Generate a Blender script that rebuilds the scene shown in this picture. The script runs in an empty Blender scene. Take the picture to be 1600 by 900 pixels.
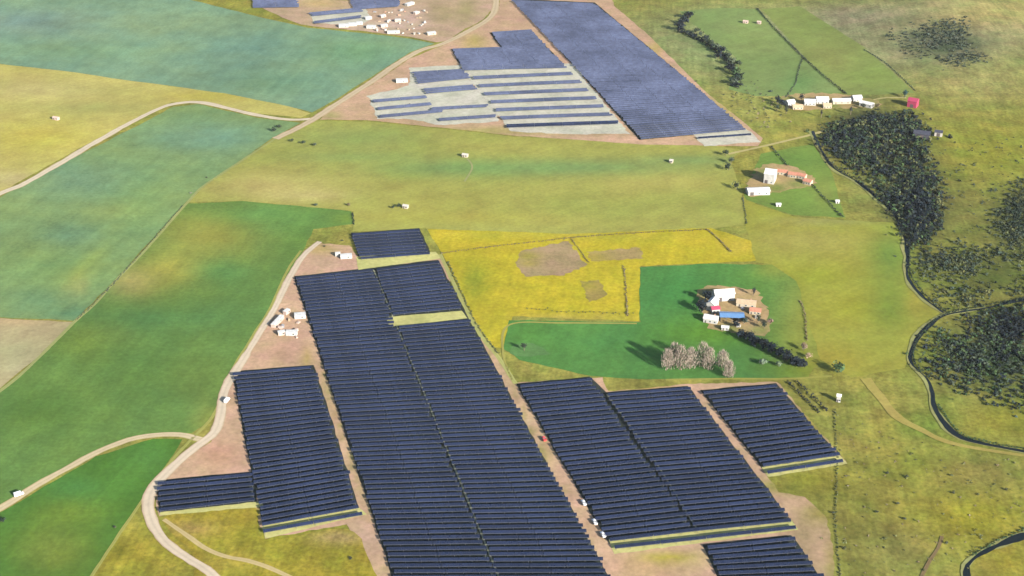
import bpy, math, random, os
from mathutils import Vector
from mathutils.geometry import delaunay_2d_cdt
R = math.radians
random.seed(11)
sc = bpy.context.scene
C = sc.collection

# ------------------------------------------------------------------ camera model
CAM_H, PITCH, F = 500.0, R(27.96), 2222.0      # metres, downward pitch, focal length in 1600-px units
SUN_EL, SUN_AZ = R(22.5), R(139.5)               # azimuth clockwise from +Y

def sstep(a, b, x):
    t = max(0.0, min(1.0, (x-a)/(b-a))); return t*t*(3-2*t)
def hgt(x, y):
    g = 2.2*math.sin(x/150+.6)*math.sin(y/190+.4) + 0.9*math.sin((x+.6*y)/105+1)
    k = sstep(300, 520, x)*sstep(500, 800, y)
    g += k*(8*math.sin(x/75+1.2)*math.sin(y/115+.3)+5)
    k2 = sstep(-250, -420, x)*sstep(900, 1150, y)
    g += k2*4*math.sin(y/120+x/260)
    return g
def P(px, py):
    u, v = (px-800)/F, (450-py)/F
    dx, dy, dz = u, math.cos(PITCH)+v*math.sin(PITCH), -math.sin(PITCH)+v*math.cos(PITCH)
    z = 0.0
    for _ in range(12):
        t = (z-CAM_H)/dz
        z = hgt(dx*t, dy*t)
    return (dx*t, dy*t)
def scale_at(p):                                # px per metre across the view at a ground point
    d = p[1]*math.cos(PITCH)+CAM_H*math.sin(PITCH)
    return F/d

# ------------------------------------------------------------------ colour: what the photo shows -> base colour
def lin(c):
    c /= 255.0
    return c/12.92 if c <= .04045 else ((c+.055)/1.055)**2.4
LIGHT, AIR = (2.58, 2.58, 2.6), (.97, 1.0, 1.03)
def alb(rgb, x, y, lo=.012, hi=.62):
    d = math.sqrt(x*x+y*y+CAM_H**2); air = 2.35e-5*d  # takes out only the thin scene haze; denser far haze stays in the colour
    return tuple(max(lo, min(hi, (lin(c)-air*A)/L)) for c, L, A in zip(rgb, LIGHT, AIR))

# ------------------------------------------------------------------ materials
def new_mat(name):
    m = bpy.data.materials.new(name); m.use_nodes = True
    nt = m.node_tree; b = nt.nodes['Principled BSDF']
    return m, nt, b
def N(nt, t, **kw):
    n = nt.nodes.new(t)
    for k, v in kw.items():
        if hasattr(n, k): setattr(n, k, v)
        else: n.inputs[k].default_value = v
    return n
def noise_fac(nt, scale, detail, lo, hi, stretch=None, angle=0, rough=.6):
    tc = N(nt, 'ShaderNodeTexCoord'); vec = tc.outputs['Object']
    if stretch:
        r = N(nt, 'ShaderNodeMapping'); r.inputs['Rotation'].default_value = (0, 0, angle)
        nt.links.new(vec, r.inputs[0])
        mp = N(nt, 'ShaderNodeMapping'); mp.inputs['Scale'].default_value = stretch
        nt.links.new(r.outputs[0], mp.inputs[0]); vec = mp.outputs[0]
    n = N(nt, 'ShaderNodeTexNoise'); n.inputs['Scale'].default_value = scale
    n.inputs['Detail'].default_value = detail; n.inputs['Roughness'].default_value = rough
    nt.links.new(vec, n.inputs['Vector'])
    mr = N(nt, 'ShaderNodeMapRange'); mr.inputs['From Min'].default_value = .3; mr.inputs['From Max'].default_value = .7
    mr.inputs['To Min'].default_value = lo; mr.inputs['To Max'].default_value = hi
    nt.links.new(n.outputs['Fac'], mr.inputs['Value'])
    return mr.outputs[0]
def mul(nt, a, b):
    m = N(nt, 'ShaderNodeMath', operation='MULTIPLY'); nt.links.new(a, m.inputs[0]); nt.links.new(b, m.inputs[1]); return m.outputs[0]
def ground_mat(name, big=.12, mid=.1, fine=.1, streak=.0, angle=0, tint=None, tint_amt=.35, tint_scale=.02, rough=.95, slen=.012, swid=.22):
    m, nt, b = new_mat(name)
    at = N(nt, 'ShaderNodeAttribute'); at.attribute_name = 'crop'
    col = at.outputs['Color']
    if tint:
        tf = noise_fac(nt, tint_scale, 6, 0, tint_amt, rough=.65)
        mx = N(nt, 'ShaderNodeMix', data_type='RGBA'); nt.links.new(tf, mx.inputs['Factor'])
        mt = N(nt, 'ShaderNodeMix', data_type='RGBA', blend_type='MULTIPLY'); mt.inputs['Factor'].default_value = 1
        pre = N(nt, 'ShaderNodeVectorMath', operation='MULTIPLY'); nt.links.new(col, pre.inputs[0])
        pre.inputs[1].default_value = [1/(1-tint_amt/2+c*tint_amt/2) for c in tint]; col = pre.outputs[0]
        nt.links.new(col, mt.inputs['A']); mt.inputs['B'].default_value = (*tint, 1)
        nt.links.new(col, mx.inputs['A']); nt.links.new(mt.outputs['Result'], mx.inputs['B']); col = mx.outputs['Result']
    f = noise_fac(nt, .009, 3, 1-big, 1+big)
    f = mul(nt, f, noise_fac(nt, .05, 5, 1-mid, 1+mid))
    f = mul(nt, f, noise_fac(nt, .35, 4, 1-fine, 1+fine))
    if streak: f = mul(nt, f, noise_fac(nt, 1, 3, 1-streak, 1+streak, stretch=(swid, slen, 1), angle=angle))
    vm = N(nt, 'ShaderNodeVectorMath', operation='SCALE'); nt.links.new(col, vm.inputs[0]); nt.links.new(f, vm.inputs['Scale'])
    nt.links.new(vm.outputs[0], b.inputs['Base Color'])
    b.inputs['Roughness'].default_value = rough; b.inputs['Specular IOR Level'].default_value = .05
    return m
def plain_mat(name, col, rough=.7, var=.12, scale=1.5, spec=.3, metal=0):
    m, nt, b = new_mat(name)
    f = noise_fac(nt, scale, 4, 1-var, 1+var)
    vm = N(nt, 'ShaderNodeVectorMath', operation='SCALE'); vm.inputs[0].default_value = col[:3]; nt.links.new(f, vm.inputs['Scale'])
    nt.links.new(vm.outputs[0], b.inputs['Base Color'])
    b.inputs['Roughness'].default_value = rough; b.inputs['Specular IOR Level'].default_value = spec; b.inputs['Metallic'].default_value = metal
    return m
def leaf_mat():
    m, nt, b = new_mat('foliage')
    at = N(nt, 'ShaderNodeAttribute'); at.attribute_name = 'crop'
    nt.links.new(at.outputs['Color'], b.inputs['Base Color'])
    b.inputs['Roughness'].default_value = .8; b.inputs['Specular IOR Level'].default_value = .2
    return m
def panel_mat(name='solar_glass', k=.74, grey=0):
    m, nt, b = new_mat(name)
    uv = N(nt, 'ShaderNodeUVMap'); uv.uv_map = 'UVMap'
    br = N(nt, 'ShaderNodeTexBrick', offset=0.0)
    br.inputs['Scale'].default_value = 1; br.inputs['Brick Width'].default_value = 1.0; br.inputs['Row Height'].default_value = 2.0
    br.inputs['Mortar Size'].default_value = .025; br.inputs['Mortar Smooth'].default_value = 0
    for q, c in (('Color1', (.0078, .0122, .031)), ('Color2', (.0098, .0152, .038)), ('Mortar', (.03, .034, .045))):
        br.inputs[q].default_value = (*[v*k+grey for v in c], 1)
    nt.links.new(uv.outputs[0], br.inputs['Vector'])
    oi = N(nt, 'ShaderNodeObjectInfo')
    mr = N(nt, 'ShaderNodeMapRange'); mr.inputs['To Min'].default_value = .8; mr.inputs['To Max'].default_value = 1.3
    nt.links.new(oi.outputs['Random'], mr.inputs['Value'])
    f = mul(nt, mr.outputs[0], mul(nt, noise_fac(nt, .02, 3, .7, 1.4), noise_fac(nt, .25, 2, .8, 1.2)))
    vm = N(nt, 'ShaderNodeVectorMath', operation='SCALE'); nt.links.new(br.outputs['Color'], vm.inputs[0]); nt.links.new(f, vm.inputs['Scale'])
    nt.links.new(vm.outputs[0], b.inputs['Base Color'])
    b.inputs['Roughness'].default_value = .16; b.inputs['Specular IOR Level'].default_value = .5
    return m
def water_mat():
    m, nt, b = new_mat('creek_water')
    b.inputs['Base Color'].default_value = (.006, .010, .012, 1); b.inputs['Roughness'].default_value = .35; b.inputs['Specular IOR Level'].default_value = .04
    bp = N(nt, 'ShaderNodeBump'); bp.inputs['Strength'].default_value = .15
    nt.links.new(noise_fac(nt, .8, 3, 0, 1), bp.inputs['Height']); nt.links.new(bp.outputs[0], b.inputs['Normal'])
    return m

COLDIR = math.atan2(-0.275, 1)                 # direction of the columns of tables
M = dict(
    base=ground_mat('rough_pasture', .14, .3, .28, .16, .1, tint=(.68, .95, .75), tint_amt=1.0, tint_scale=.035),
    grass=ground_mat('grass', .12, .14, .13, .06, .9, tint=(.8, 1.03, .85), tint_amt=.55, tint_scale=.025),
    crop=ground_mat('green_crop', .13, .13, .15, .08, R(12), tint=(1.4, 1.1, .8), tint_amt=.75, tint_scale=.014, slen=.003, swid=.13),
    crop_b=ground_mat('green_crop_rows', .13, .13, .15, .09, R(15), tint=(1.4, 1.09, .8), tint_amt=.75, tint_scale=.016, slen=.003, swid=.13),
    yellow=ground_mat('flowering_field', .07, .15, .2, .08, .2, tint=(.66, .92, .7), tint_amt=.7, tint_scale=.03),
    dirt=ground_mat('bare_earth', .1, .16, .16, tint=(.74, .92, .66), tint_amt=.8, tint_scale=.045),
    gravel=ground_mat('pale_gravel', .05, .15, .15, tint=(.74, .86, .7), tint_amt=.7, tint_scale=.04),
    road=ground_mat('dirt_road', .05, .07, .07),
    leaf=leaf_mat(), panel=panel_mat(), hazed=panel_mat('hazed_solar_glass', 1.3, .02), water=water_mat(),  # second panel glass: distance haze and sky sheen painted into a paler colour
    steel=plain_mat('galvanised_steel', (.075, .078, .085), .6, .1),
    bark=plain_mat('bark', (.12, .09, .065), .95, .25),
    white=plain_mat('white_render', (.27, .265, .25), .8, .18, .4), whiteroof=plain_mat('white_roof_sheet', (.36, .355, .34), .6, .2, .35),
    cream=plain_mat('cream_render', (.27, .235, .175), .8, .08, .3), tan=plain_mat('tan_roof', (.27, .2, .13), .85, .15, .6),
    terracotta=plain_mat('terracotta_tiles', (.26, .115, .075), .85, .2, .8), redroof=plain_mat('red_roof', (.22, .028, .06), .6, .1, .6),
    blueroof=plain_mat('blue_roof_sheet', (.07, .14, .26), .5, .1, .6), greyroof=plain_mat('grey_roof', (.2, .2, .21), .7, .15, .6),
    darkroof=plain_mat('dark_roof', (.025, .027, .04), .8, .2, .6), darkwall=plain_mat('dark_timber', (.03, .03, .04), .85, .2, .6),
    brick=plain_mat('brick_wall', (.3, .17, .12), .85, .15, .8), door=plain_mat('dark_door', (.06, .05, .05), .6, .1),
    glass=plain_mat('window_glass', (.03, .04, .05), .1, .02, spec=.5), paint=plain_mat('white_vehicle_paint', (.5, .5, .5), .35, .02, spec=.5),
    redpaint=plain_mat('red_vehicle_paint', (.45, .04, .04), .35, .02, spec=.5), tyre=plain_mat('tyre_rubber', (.02, .02, .02), .9, .1),
    rim=plain_mat('wheel_rim', (.5, .5, .5), .4, .05), concrete=plain_mat('concrete', (.27, .255, .23), .9, .12),
    pink=plain_mat('pinkish_sheet', (.30, .225, .19), .75, .08, .4))

# ------------------------------------------------------------------ mesh helpers
class MB:
    def __init__(s): s.v, s.f, s.c, s.uv = [], [], [], []
    def add(s, vs, fs, col=None, uvs=None):
        o = len(s.v); s.v += vs; s.f += [tuple(i+o for i in f) for f in fs]
        s.c += [col or (1, 1, 1)]*len(vs)
        s.uv += uvs if uvs else [(0, 0)]*len(vs)
    def box(s, x0, x1, y0, y1, z0, z1):
        s.add([(x0,y0,z0),(x1,y0,z0),(x1,y1,z0),(x0,y1,z0),(x0,y0,z1),(x1,y0,z1),(x1,y1,z1),(x0,y1,z1)],
              [(3,2,1,0),(4,5,6,7),(0,1,5,4),(1,2,6,5),(2,3,7,6),(3,0,4,7)])
    def loft(s, rings, cap=True):
        n = len(rings[0]); vs = [p for r in rings for p in r]; fs = []
        for k in range(len(rings)-1):
            for i in range(n):
                j = (i+1) % n; fs.append((k*n+i, k*n+j, (k+1)*n+j, (k+1)*n+i))
        if cap: fs += [tuple(range(n-1, -1, -1)), tuple((len(rings)-1)*n+i for i in range(n))]
        s.add(vs, fs)
    def tube(s, a, b, ra, rb, n=6):
        a, b = Vector(a), Vector(b); d = (b-a).normalized()
        x = d.orthogonal().normalized(); y = d.cross(x)
        s.loft([[tuple(p+(x*math.cos(t)+y*math.sin(t))*r) for t in [2*math.pi*i/n for i in range(n)]] for p, r in ((a, ra), (b, rb))])
    def build(s, name, mat, parent=None, colour=False, uv=False):
        me = bpy.data.meshes.new(name); me.from_pydata(s.v, [], s.f); me.update()
        if colour:
            a = me.color_attributes.new('crop', 'FLOAT_COLOR', 'POINT')
            flat = [q for c in s.c for q in (c[0], c[1], c[2], 1.0)]
            a.data.foreach_set('color', flat)
        if uv:
            l = me.uv_layers.new(name='UVMap')
            l.data.foreach_set('uv', [q for lp in me.loops for q in s.uv[lp.vertex_index]])
        me.materials.append(mat)
        o = bpy.data.objects.new(name, me); C.objects.link(o)
        if parent: o.parent = parent
        return o
def tag(o, label=None, cat=None, group=None, kind=None):
    if label: o['label'] = label
    if cat: o['category'] = cat
    if group: o['group'] = group
    if kind: o['kind'] = kind
    return o
def thing(name, label, cat, xy, rz=0, group=None, dz=0):
    o = bpy.data.objects.new(name, None); C.objects.link(o); o.empty_display_size = .5
    o.location = (xy[0], xy[1], hgt(*xy)+dz); o.rotation_euler = (0, 0, rz)
    return tag(o, label, cat, group)
def copy_tree(o, parent=None):
    c = o.copy(); C.objects.link(c)
    if parent: c.parent = parent
    for ch in [q for q in bpy.data.objects if q.parent == o]: copy_tree(ch, c)
    return c

# ------------------------------------------------------------------ ground sheets
def inside(x, y, poly):
    r = False; n = len(poly)
    for i in range(n):
        x1, y1 = poly[i]; x2, y2 = poly[i-1]
        if (y1 > y) != (y2 > y) and x < (x2-x1)*(y-y1)/(y2-y1)+x1: r = not r
    return r
class Blob:                                      # soft patch of different growth or painted slope shade: centre, two ground half-axes, colour
    def __init__(s, px, py, rx, ry, rgb, k=1.0, tilt=0):
        c, e, g = P(px, py), P(px+rx*math.cos(tilt), py-rx*math.sin(tilt)), P(px+ry*math.sin(tilt), py+ry*math.cos(tilt))
        s.c = c; s.a = (e[0]-c[0], e[1]-c[1]); s.b = (g[0]-c[0], g[1]-c[1])
        s.d = s.a[0]*s.b[1]-s.a[1]*s.b[0]; s.col = alb(rgb, *c); s.k = k
    def w(s, x, y):
        x -= s.c[0]; y -= s.c[1]
        p = (x*s.b[1]-y*s.b[0])/s.d; q = (s.a[0]*y-s.a[1]*x)/s.d
        r2 = p*p+q*q
        return s.k*math.exp(-1.2*r2) if r2 < 6 else 0
def shade(x, y, col, blobs):
    c = list(col)
    for b in blobs:
        w = b.w(x, y)
        if w > .003: c = [c[i]+(b.col[i]-c[i])*w for i in range(3)]
    return tuple(c)
def catmull(pts, closed=False, step=5.0):
    out = []; n = len(pts)
    rng = range(n) if closed else range(n-1)
    for i in rng:
        if closed: p0, p1, p2, p3 = pts[i-1], pts[i], pts[(i+1) % n], pts[(i+2) % n]
        else: p0, p1, p2, p3 = pts[max(i-1, 0)], pts[i], pts[i+1], pts[min(i+2, n-1)]
        L = math.dist(p1, p2); k = max(1, int(L/step))
        for j in range(k):
            t = j/k
            out.append(tuple(.5*((2*p1[a])+(-p0[a]+p2[a])*t+(2*p0[a]-5*p1[a]+4*p2[a]-p3[a])*t*t+(-p0[a]+3*p1[a]-3*p2[a]+p3[a])*t**3) for a in (0, 1)))
    if not closed: out.append(pts[-1])
    return out
def densify(pts, step):
    out = []; n = len(pts)
    for i in range(n):
        a, b = pts[i], pts[(i+1) % n]; k = max(1, int(math.dist(a, b)/step))
        out += [(a[0]+(b[0]-a[0])*j/k, a[1]+(b[1]-a[1])*j/k) for j in range(k)]
    return out
def patch(name, poly, layer, rgb, mat, blobs=(), step=9.0, rough=.7, smooth=False):
    g = [P(*p) for p in poly]
    g = catmull(g, True, step) if smooth else densify(g, step)
    rnd = random.Random(len(poly)*7+int(poly[0][0]))
    g = [(x+rnd.uniform(-rough, rough), y+rnd.uniform(-rough, rough)) for x, y in g]
    xs, ys = [p[0] for p in g], [p[1] for p in g]
    nb = len(g); pts = list(g)
    x = min(xs)
    while x < max(xs):
        y = min(ys)
        while y < max(ys):
            q = (x+rnd.uniform(-2, 2), y+rnd.uniform(-2, 2))
            if inside(q[0], q[1], g): pts.append(q)
            y += step
        x += step
    V, E, Fc, *_ = delaunay_2d_cdt([Vector(p) for p in pts], [], [list(range(nb))], 1, 1e-4)
    bl = [Blob(*b) for b in blobs]
    cx, cy = sum(xs)/nb, sum(ys)/nb
    m = MB(); m.v = [(p.x, p.y, hgt(p.x, p.y)+.02+.03*layer) for p in V]; m.f = []
    for f in Fc:
        a, b, c = [V[i] for i in f[:3]]
        m.f.append(tuple(f) if (b-a).cross(c-a) > 0 else tuple(reversed(f)))
    m.c = [shade(p.x, p.y, alb(rgb, p.x, p.y), bl) for p in V]; m.uv = [(0, 0)]*len(V)
    return tag(m.build(name, M[mat], colour=True), kind='structure')
def ribbon(name, pxs, width, layer, rgb, mat='road', jitter=.35, across=6, edge=None, kind='structure'):
    pts = catmull([P(*p) for p in pxs], step=4.0)
    rnd = random.Random(int(pxs[0][0]*3+pxs[0][1]))
    m = MB(); n = len(pts); row = across+1
    w0 = w1 = 0
    for i, p in enumerate(pts):
        a, b = pts[max(i-1, 0)], pts[min(i+1, n-1)]
        d = Vector((b[0]-a[0], b[1]-a[1])).normalized(); s = Vector((-d.y, d.x))
        w = width(i/(n-1)) if callable(width) else width
        w0 = .8*w0+rnd.uniform(-jitter, jitter)*w*.4; w1 = .8*w1+rnd.uniform(-jitter, jitter)*w*.4
        for k in range(row):
            t = k/across-.5
            o = t*w+(w0 if k == 0 else w1 if k == across else 0)*.5
            x, y = p[0]+s.x*o, p[1]+s.y*o
            m.v.append((x, y, hgt(x, y)+.02+.03*layer))
            c = alb(rgb, x, y)
            if k == across//2 and width != 0 and mat == 'road': c = tuple(q*.86 for q in c)
            if edge and k in (0, across): c = alb(edge, x, y)
            m.c.append(c); m.uv.append((0, 0))
    for i in range(n-1):
        for k in range(across):
            a = i*row+k; m.f.append((a+1, a, a+row, a+row+1))
    return tag(m.build(name, M[mat], colour=(mat not in ('water',))), kind=kind)

# base sheet
def axis(lo, hi, step, far):
    inner = [lo+step*i for i in range(int((hi-lo)/step)+1)]
    out = []; d = step; q = 0
    while q < far: d *= 1.35; q += d; out.append(q)
    return [lo-a for a in reversed(out)]+inner+[inner[-1]+a for a in out]
X, Y = axis(-900, 900, 10, 5500), axis(350, 2100, 10, 5500)
OL = (158, 156, 84)
base_blobs = [Blob(*b) for b in [
    (1300, 60, 420, 75, (157, 165, 122), 1), (1480, 40, 200, 60, (166, 160, 122), .9), (1250, 120, 110, 40, (140, 160, 98), .9), (1120, 60, 70, 60, (148, 166, 112), .8),
    (1560, 20, 140, 25, (182, 172, 112), .8), (1330, 25, 90, 18, (170, 160, 132), .7), (1540, 130, 110, 40, (160, 155, 105), .7),
    (1180, 165, 40, 40, (172, 172, 100), .8), (1550, 240, 110, 60, (150, 152, 72), .9), (1500, 330, 60, 70, (140, 140, 82), .8),
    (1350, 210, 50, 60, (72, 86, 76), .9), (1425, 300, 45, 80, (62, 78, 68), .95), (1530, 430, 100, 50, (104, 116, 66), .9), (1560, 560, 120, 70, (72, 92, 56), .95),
    (1580, 520, 60, 40, (50, 66, 56), .8), (1570, 660, 90, 35, (150, 150, 50), .8), (1485, 70, 70, 28, (98, 110, 92), .9), (1440, 55, 40, 14, (104, 116, 94), .8), (1428, 325, 42, 66, (40, 52, 50), 1), (1340, 215, 60, 32, (54, 66, 60), .95), (1400, 230, 50, 40, (62, 76, 66), .9), (1590, 350, 50, 70, (84, 98, 66), .9),  # dark blobs around the upper scrub hold the slope's shade in the ground colour
    (1230, 330, 70, 30, (142, 156, 86), .8), (1350, 300, 40, 40, (150, 158, 92), .7),
    (1320, 400, 110, 40, (172, 168, 80), .9), (1400, 430, 45, 70, (122, 150, 78), .8), (1330, 500, 90, 60, (172, 165, 68), .9), (1390, 490, 40, 45, (128, 152, 74), .7),
    (1370, 560, 80, 25, (140, 152, 70), .7), (1450, 670, 60, 40, (126, 150, 72), .7), (1380, 680, 40, 50, (170, 160, 80), .5),
    (1400, 780, 160, 90, (148, 143, 76), .9), (1520, 810, 110, 50, (168, 160, 48), .9), (1430, 730, 70, 30, (150, 152, 72), .8), (1540, 740, 70, 35, (140, 136, 78), .8),
    (1400, 860, 70, 50, (146, 142, 86), .7), (1580, 880, 60, 40, (160, 150, 50), .8), (1270, 750, 70, 25, (150, 155, 52), .8),
    (200, 870, 140, 70, (164, 154, 58), .9), (420, 850, 170, 60, (166, 156, 66), .9), (500, 880, 100, 40, (152, 150, 56), .8)]]
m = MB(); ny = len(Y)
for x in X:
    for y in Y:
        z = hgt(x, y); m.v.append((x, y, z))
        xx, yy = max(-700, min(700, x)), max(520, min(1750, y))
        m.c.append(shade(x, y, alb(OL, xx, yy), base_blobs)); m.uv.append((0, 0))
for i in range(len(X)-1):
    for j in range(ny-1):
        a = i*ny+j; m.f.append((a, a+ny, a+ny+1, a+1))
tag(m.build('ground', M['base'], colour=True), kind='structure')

# ------------------------------------------------------------------ fields
patch('crop_field', [(-500, 60), (0, 100), (110, 112), (250, 132), (350, 146), (450, 166), (488, 176), (530, 152), (580, 120), (640, 82), (678, 68), (640, 60), (560, 51), (480, 43), (420, 30), (360, 15), (280, -5), (200, -70), (-500, -110)],
      1, (140, 170, 138), 'crop', [(60, 35, 130, 22, (140, 165, 155), .9), (220, 40, 160, 25, (150, 176, 138), .8), (470, 110, 130, 40, (138, 170, 138), .9), (380, 80, 60, 30, (125, 160, 142), .8), (120, 80, 140, 14, (140, 172, 130), .6), (560, 80, 70, 25, (126, 166, 122), .8), (430, 130, 80, 20, (126, 164, 132), .7)], 12)
patch('yellow_field', [(-500, 58), (0, 100), (110, 112), (250, 132), (350, 146), (450, 166), (486, 177), (470, 184), (400, 177), (310, 157), (268, 160), (150, 218), (0, 302), (-500, 520)],
      2, (204, 194, 116), 'grass', [(60, 140, 120, 20, (200, 188, 128), .8), (130, 168, 110, 10, (178, 180, 112), .7), (330, 150, 80, 9, (200, 188, 96), .9), (20, 280, 50, 14, (205, 192, 140), .8), (60, 215, 100, 30, (208, 196, 96), .8)], 10)
patch('crop_field', [(-500, 530), (0, 309), (160, 224), (270, 167), (310, 163), (400, 184), (470, 192), (425, 216), (320, 289), (285, 322), (170, 447), (117, 501), (0, 496), (-500, 478)],
      3, (142, 169, 114), 'crop_b', [(60, 385, 50, 14, (150, 168, 104), .8), (180, 330, 40, 20, (152, 168, 108), .7), (330, 215, 120, 30, (126, 160, 134), .9), (120, 280, 110, 35, (128, 160, 128), .8), (110, 370, 50, 22, (118, 152, 122), .7), (90, 420, 110, 40, (136, 166, 104), .8), (220, 320, 60, 50, (140, 170, 108), .7, .7), (120, 445, 12, 22, (190, 178, 112), .7, -.6), (140, 410, 10, 45, (152, 172, 98), .8, -.75), (60, 470, 60, 18, (118, 158, 118), .7), (110, 490, 40, 12, (96, 144, 112), .7)], 9)
patch('bare_field', [(-400, 494), (0, 497), (114, 503), (60, 556), (0, 607), (-400, 860)], 2, (190, 178, 136), 'grass',
      [(20, 500, 70, 10, (208, 178, 138), .8), (30, 550, 50, 20, (180, 174, 136), .7), (30, 575, 30, 14, (196, 190, 150), .7)], 8)
patch('crop_field', [(-400, 870), (0, 612), (62, 558), (118, 505), (172, 449), (292, 318), (380, 314), (550, 330), (551, 350), (490, 358), (472, 395), (450, 430), (425, 482), (365, 580), (336, 650), (300, 678), (240, 677), (150, 704), (0, 792), (-400, 1020)],
      2, (115, 147, 82), 'crop', [(165, 525, 50, 20, (134, 156, 86), .8), (300, 590, 60, 40, (122, 148, 82), .6), (320, 370, 90, 42, (172, 170, 88), .95), (270, 420, 55, 28, (176, 172, 90), .8), (205, 440, 45, 26, (178, 168, 104), .95), (420, 335, 90, 18, (116, 160, 92), .8), (350, 425, 50, 26, (102, 146, 88), .9), (470, 370, 30, 40, (122, 158, 82), .6), (140, 540, 60, 30, (118, 142, 72), .7), (250, 495, 140, 20, (98, 142, 88), .8), (220, 580, 80, 70, (100, 138, 78), .6), (60, 640, 80, 40, (104, 136, 68), .7), (330, 655, 25, 30, (160, 164, 88), .7, .5), (540, 342, 20, 10, (140, 165, 80), .7)], 9)
patch('crop_field', [(-400, 1040), (0, 802), (150, 714), (240, 685), (286, 687), (262, 722), (224, 778), (190, 830), (140, 902), (80, 1000)],
      1, (94, 136, 66), 'crop_b', [(110, 800, 60, 30, (126, 148, 68), .8), (80, 860, 70, 50, (130, 143, 70), .9), (230, 720, 40, 25, (98, 146, 80), .7), (120, 760, 60, 20, (92, 142, 78), .7)], 7)
patch('meadow', [(320, 290), (430, 216), (492, 188), (575, 190), (690, 201), (800, 213), (1000, 224), (1120, 228), (1160, 235), (1140, 250), (1160, 300), (1165, 350), (1110, 358), (900, 368), (690, 394), (665, 356), (552, 362), (551, 330), (380, 314), (295, 316)],
      1, (176, 176, 98), 'grass', [(430, 290, 110, 26, (200, 186, 118), .9), (480, 305, 70, 10, (206, 192, 130), .7), (560, 215, 120, 22, (156, 172, 102), .9), (720, 262, 150, 15, (136, 168, 102), .95), (900, 262, 190, 15, (134, 166, 106), .9), (1080, 250, 90, 9, (142, 168, 108), .8), (560, 245, 130, 10, (150, 170, 102), .8), (1000, 285, 120, 14, (186, 178, 104), .7), (900, 325, 170, 20, (164, 172, 94), .7), (700, 320, 120, 20, (186, 180, 98), .7), (960, 350, 180, 8, (176, 172, 96), .7), (1100, 320, 60, 20, (166, 172, 94), .6), (720, 340, 150, 10, (194, 184, 92), .6)], 9)
patch('pasture', [(1165, 350), (1160, 300), (1180, 318), (1240, 338), (1330, 345), (1395, 348), (1415, 370), (1418, 430), (1470, 490), (1425, 540), (1415, 575), (1330, 590), (1280, 560), (1245, 440), (1205, 413), (1180, 410), (1172, 380)],
      1, (168, 168, 82), 'grass', [(1265, 375, 95, 22, (182, 174, 98), .9), (1390, 400, 36, 55, (124, 154, 80), .9), (1270, 430, 80, 20, (160, 168, 66), .7), (1340, 480, 70, 30, (168, 168, 70), .8), (1390, 480, 35, 45, (130, 154, 76), .8), (1300, 560, 50, 25, (178, 166, 76), .7), (1290, 345, 90, 5, (172, 172, 120), .6), (1235, 470, 30, 30, (150, 162, 72), .8), (1430, 470, 14, 30, (186, 172, 86), .7)], 8)
patch('yellow_field', [(668, 358), (900, 366), (1110, 356), (1172, 376), (1180, 408), (1000, 416), (999, 502), (800, 494), (785, 545), (755, 540), (725, 470), (695, 405)],
      3, (200, 186, 68), 'yellow', [(740, 440, 22, 35, (140, 160, 60), .7), (1150, 385, 30, 18, (196, 182, 80), .8), (950, 370, 160, 6, (200, 188, 84), .5), (760, 500, 14, 30, (190, 182, 50), .6), (880, 460, 60, 20, (208, 192, 50), .8), (800, 366, 120, 6, (198, 190, 82), .6), (900, 496, 90, 5, (186, 172, 96), .8)], 7)
patch('green_field', [(1000, 418), (1110, 412), (1205, 414), (1245, 440), (1282, 562), (1262, 590), (1160, 592), (1052, 594), (950, 590), (920, 588), (810, 562), (787, 545), (796, 500), (1000, 504)],
      4, (98, 146, 82), 'crop_b', [(1060, 455, 60, 40, (86, 146, 82), .8), (900, 530, 90, 25, (96, 148, 84), .8), (1180, 440, 40, 25, (104, 148, 76), .7), (1100, 520, 90, 25, (112, 158, 66), .8), (1268, 500, 60, 95, (168, 168, 82), 1), (1275, 570, 40, 26, (166, 164, 78), 1), (1215, 420, 40, 18, (150, 160, 80), .9), (1240, 580, 60, 12, (128, 154, 68), .7), (820, 520, 40, 25, (98, 146, 74), .6)], 7)
for poly, c in (([(812, 392), (888, 377), (916, 414), (880, 430), (818, 432), (806, 410)], (180, 158, 122)), ([(918, 394), (1000, 387), (1004, 404), (925, 409)], (184, 162, 112)), ([(908, 440), (936, 437), (949, 464), (920, 472)], (166, 150, 92))):
    patch('bare_patch', poly, 5, c, 'dirt', [(poly[0][0]+12, poly[0][1]+8, 22, 8, (186, 172, 80), .7), (poly[-1][0]+20, poly[-1][1]+2, 18, 6, (186, 172, 80), .6)], 3, 1.6, False)
patch('trampled_patch', [(801, 541), (830, 536), (860, 553), (842, 556), (803, 556)], 6, (108, 146, 92), 'dirt', [], 4, .8, True)
patch('paddock', [(1062, 18), (1130, 12), (1185, 14), (1250, 88), (1316, 145), (1230, 150), (1180, 150), (1140, 140), (1150, 90), (1110, 60)], 1, (142, 162, 104), 'grass', [(1180, 60, 50, 30, (150, 166, 104), .8), (1250, 130, 30, 20, (118, 152, 98), .8)], 9)
patch('paddock', [(1190, 14), (1250, 10), (1345, 70), (1430, 145), (1370, 148), (1322, 146), (1256, 88)], 1, (148, 162, 98), 'grass', [(1300, 90, 50, 30, (156, 160, 98), .7), (1370, 120, 50, 20, (140, 160, 90), .7)], 9)
patch('farmyard_lawn', [(1190, 240), (1270, 225), (1300, 270), (1320, 340), (1240, 336), (1165, 312), (1162, 300)], 2, (132, 158, 84), 'grass', [(1240, 250, 50, 14, (122, 156, 84), .8), (1290, 300, 20, 30, (158, 164, 92), .6)], 7)

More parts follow.
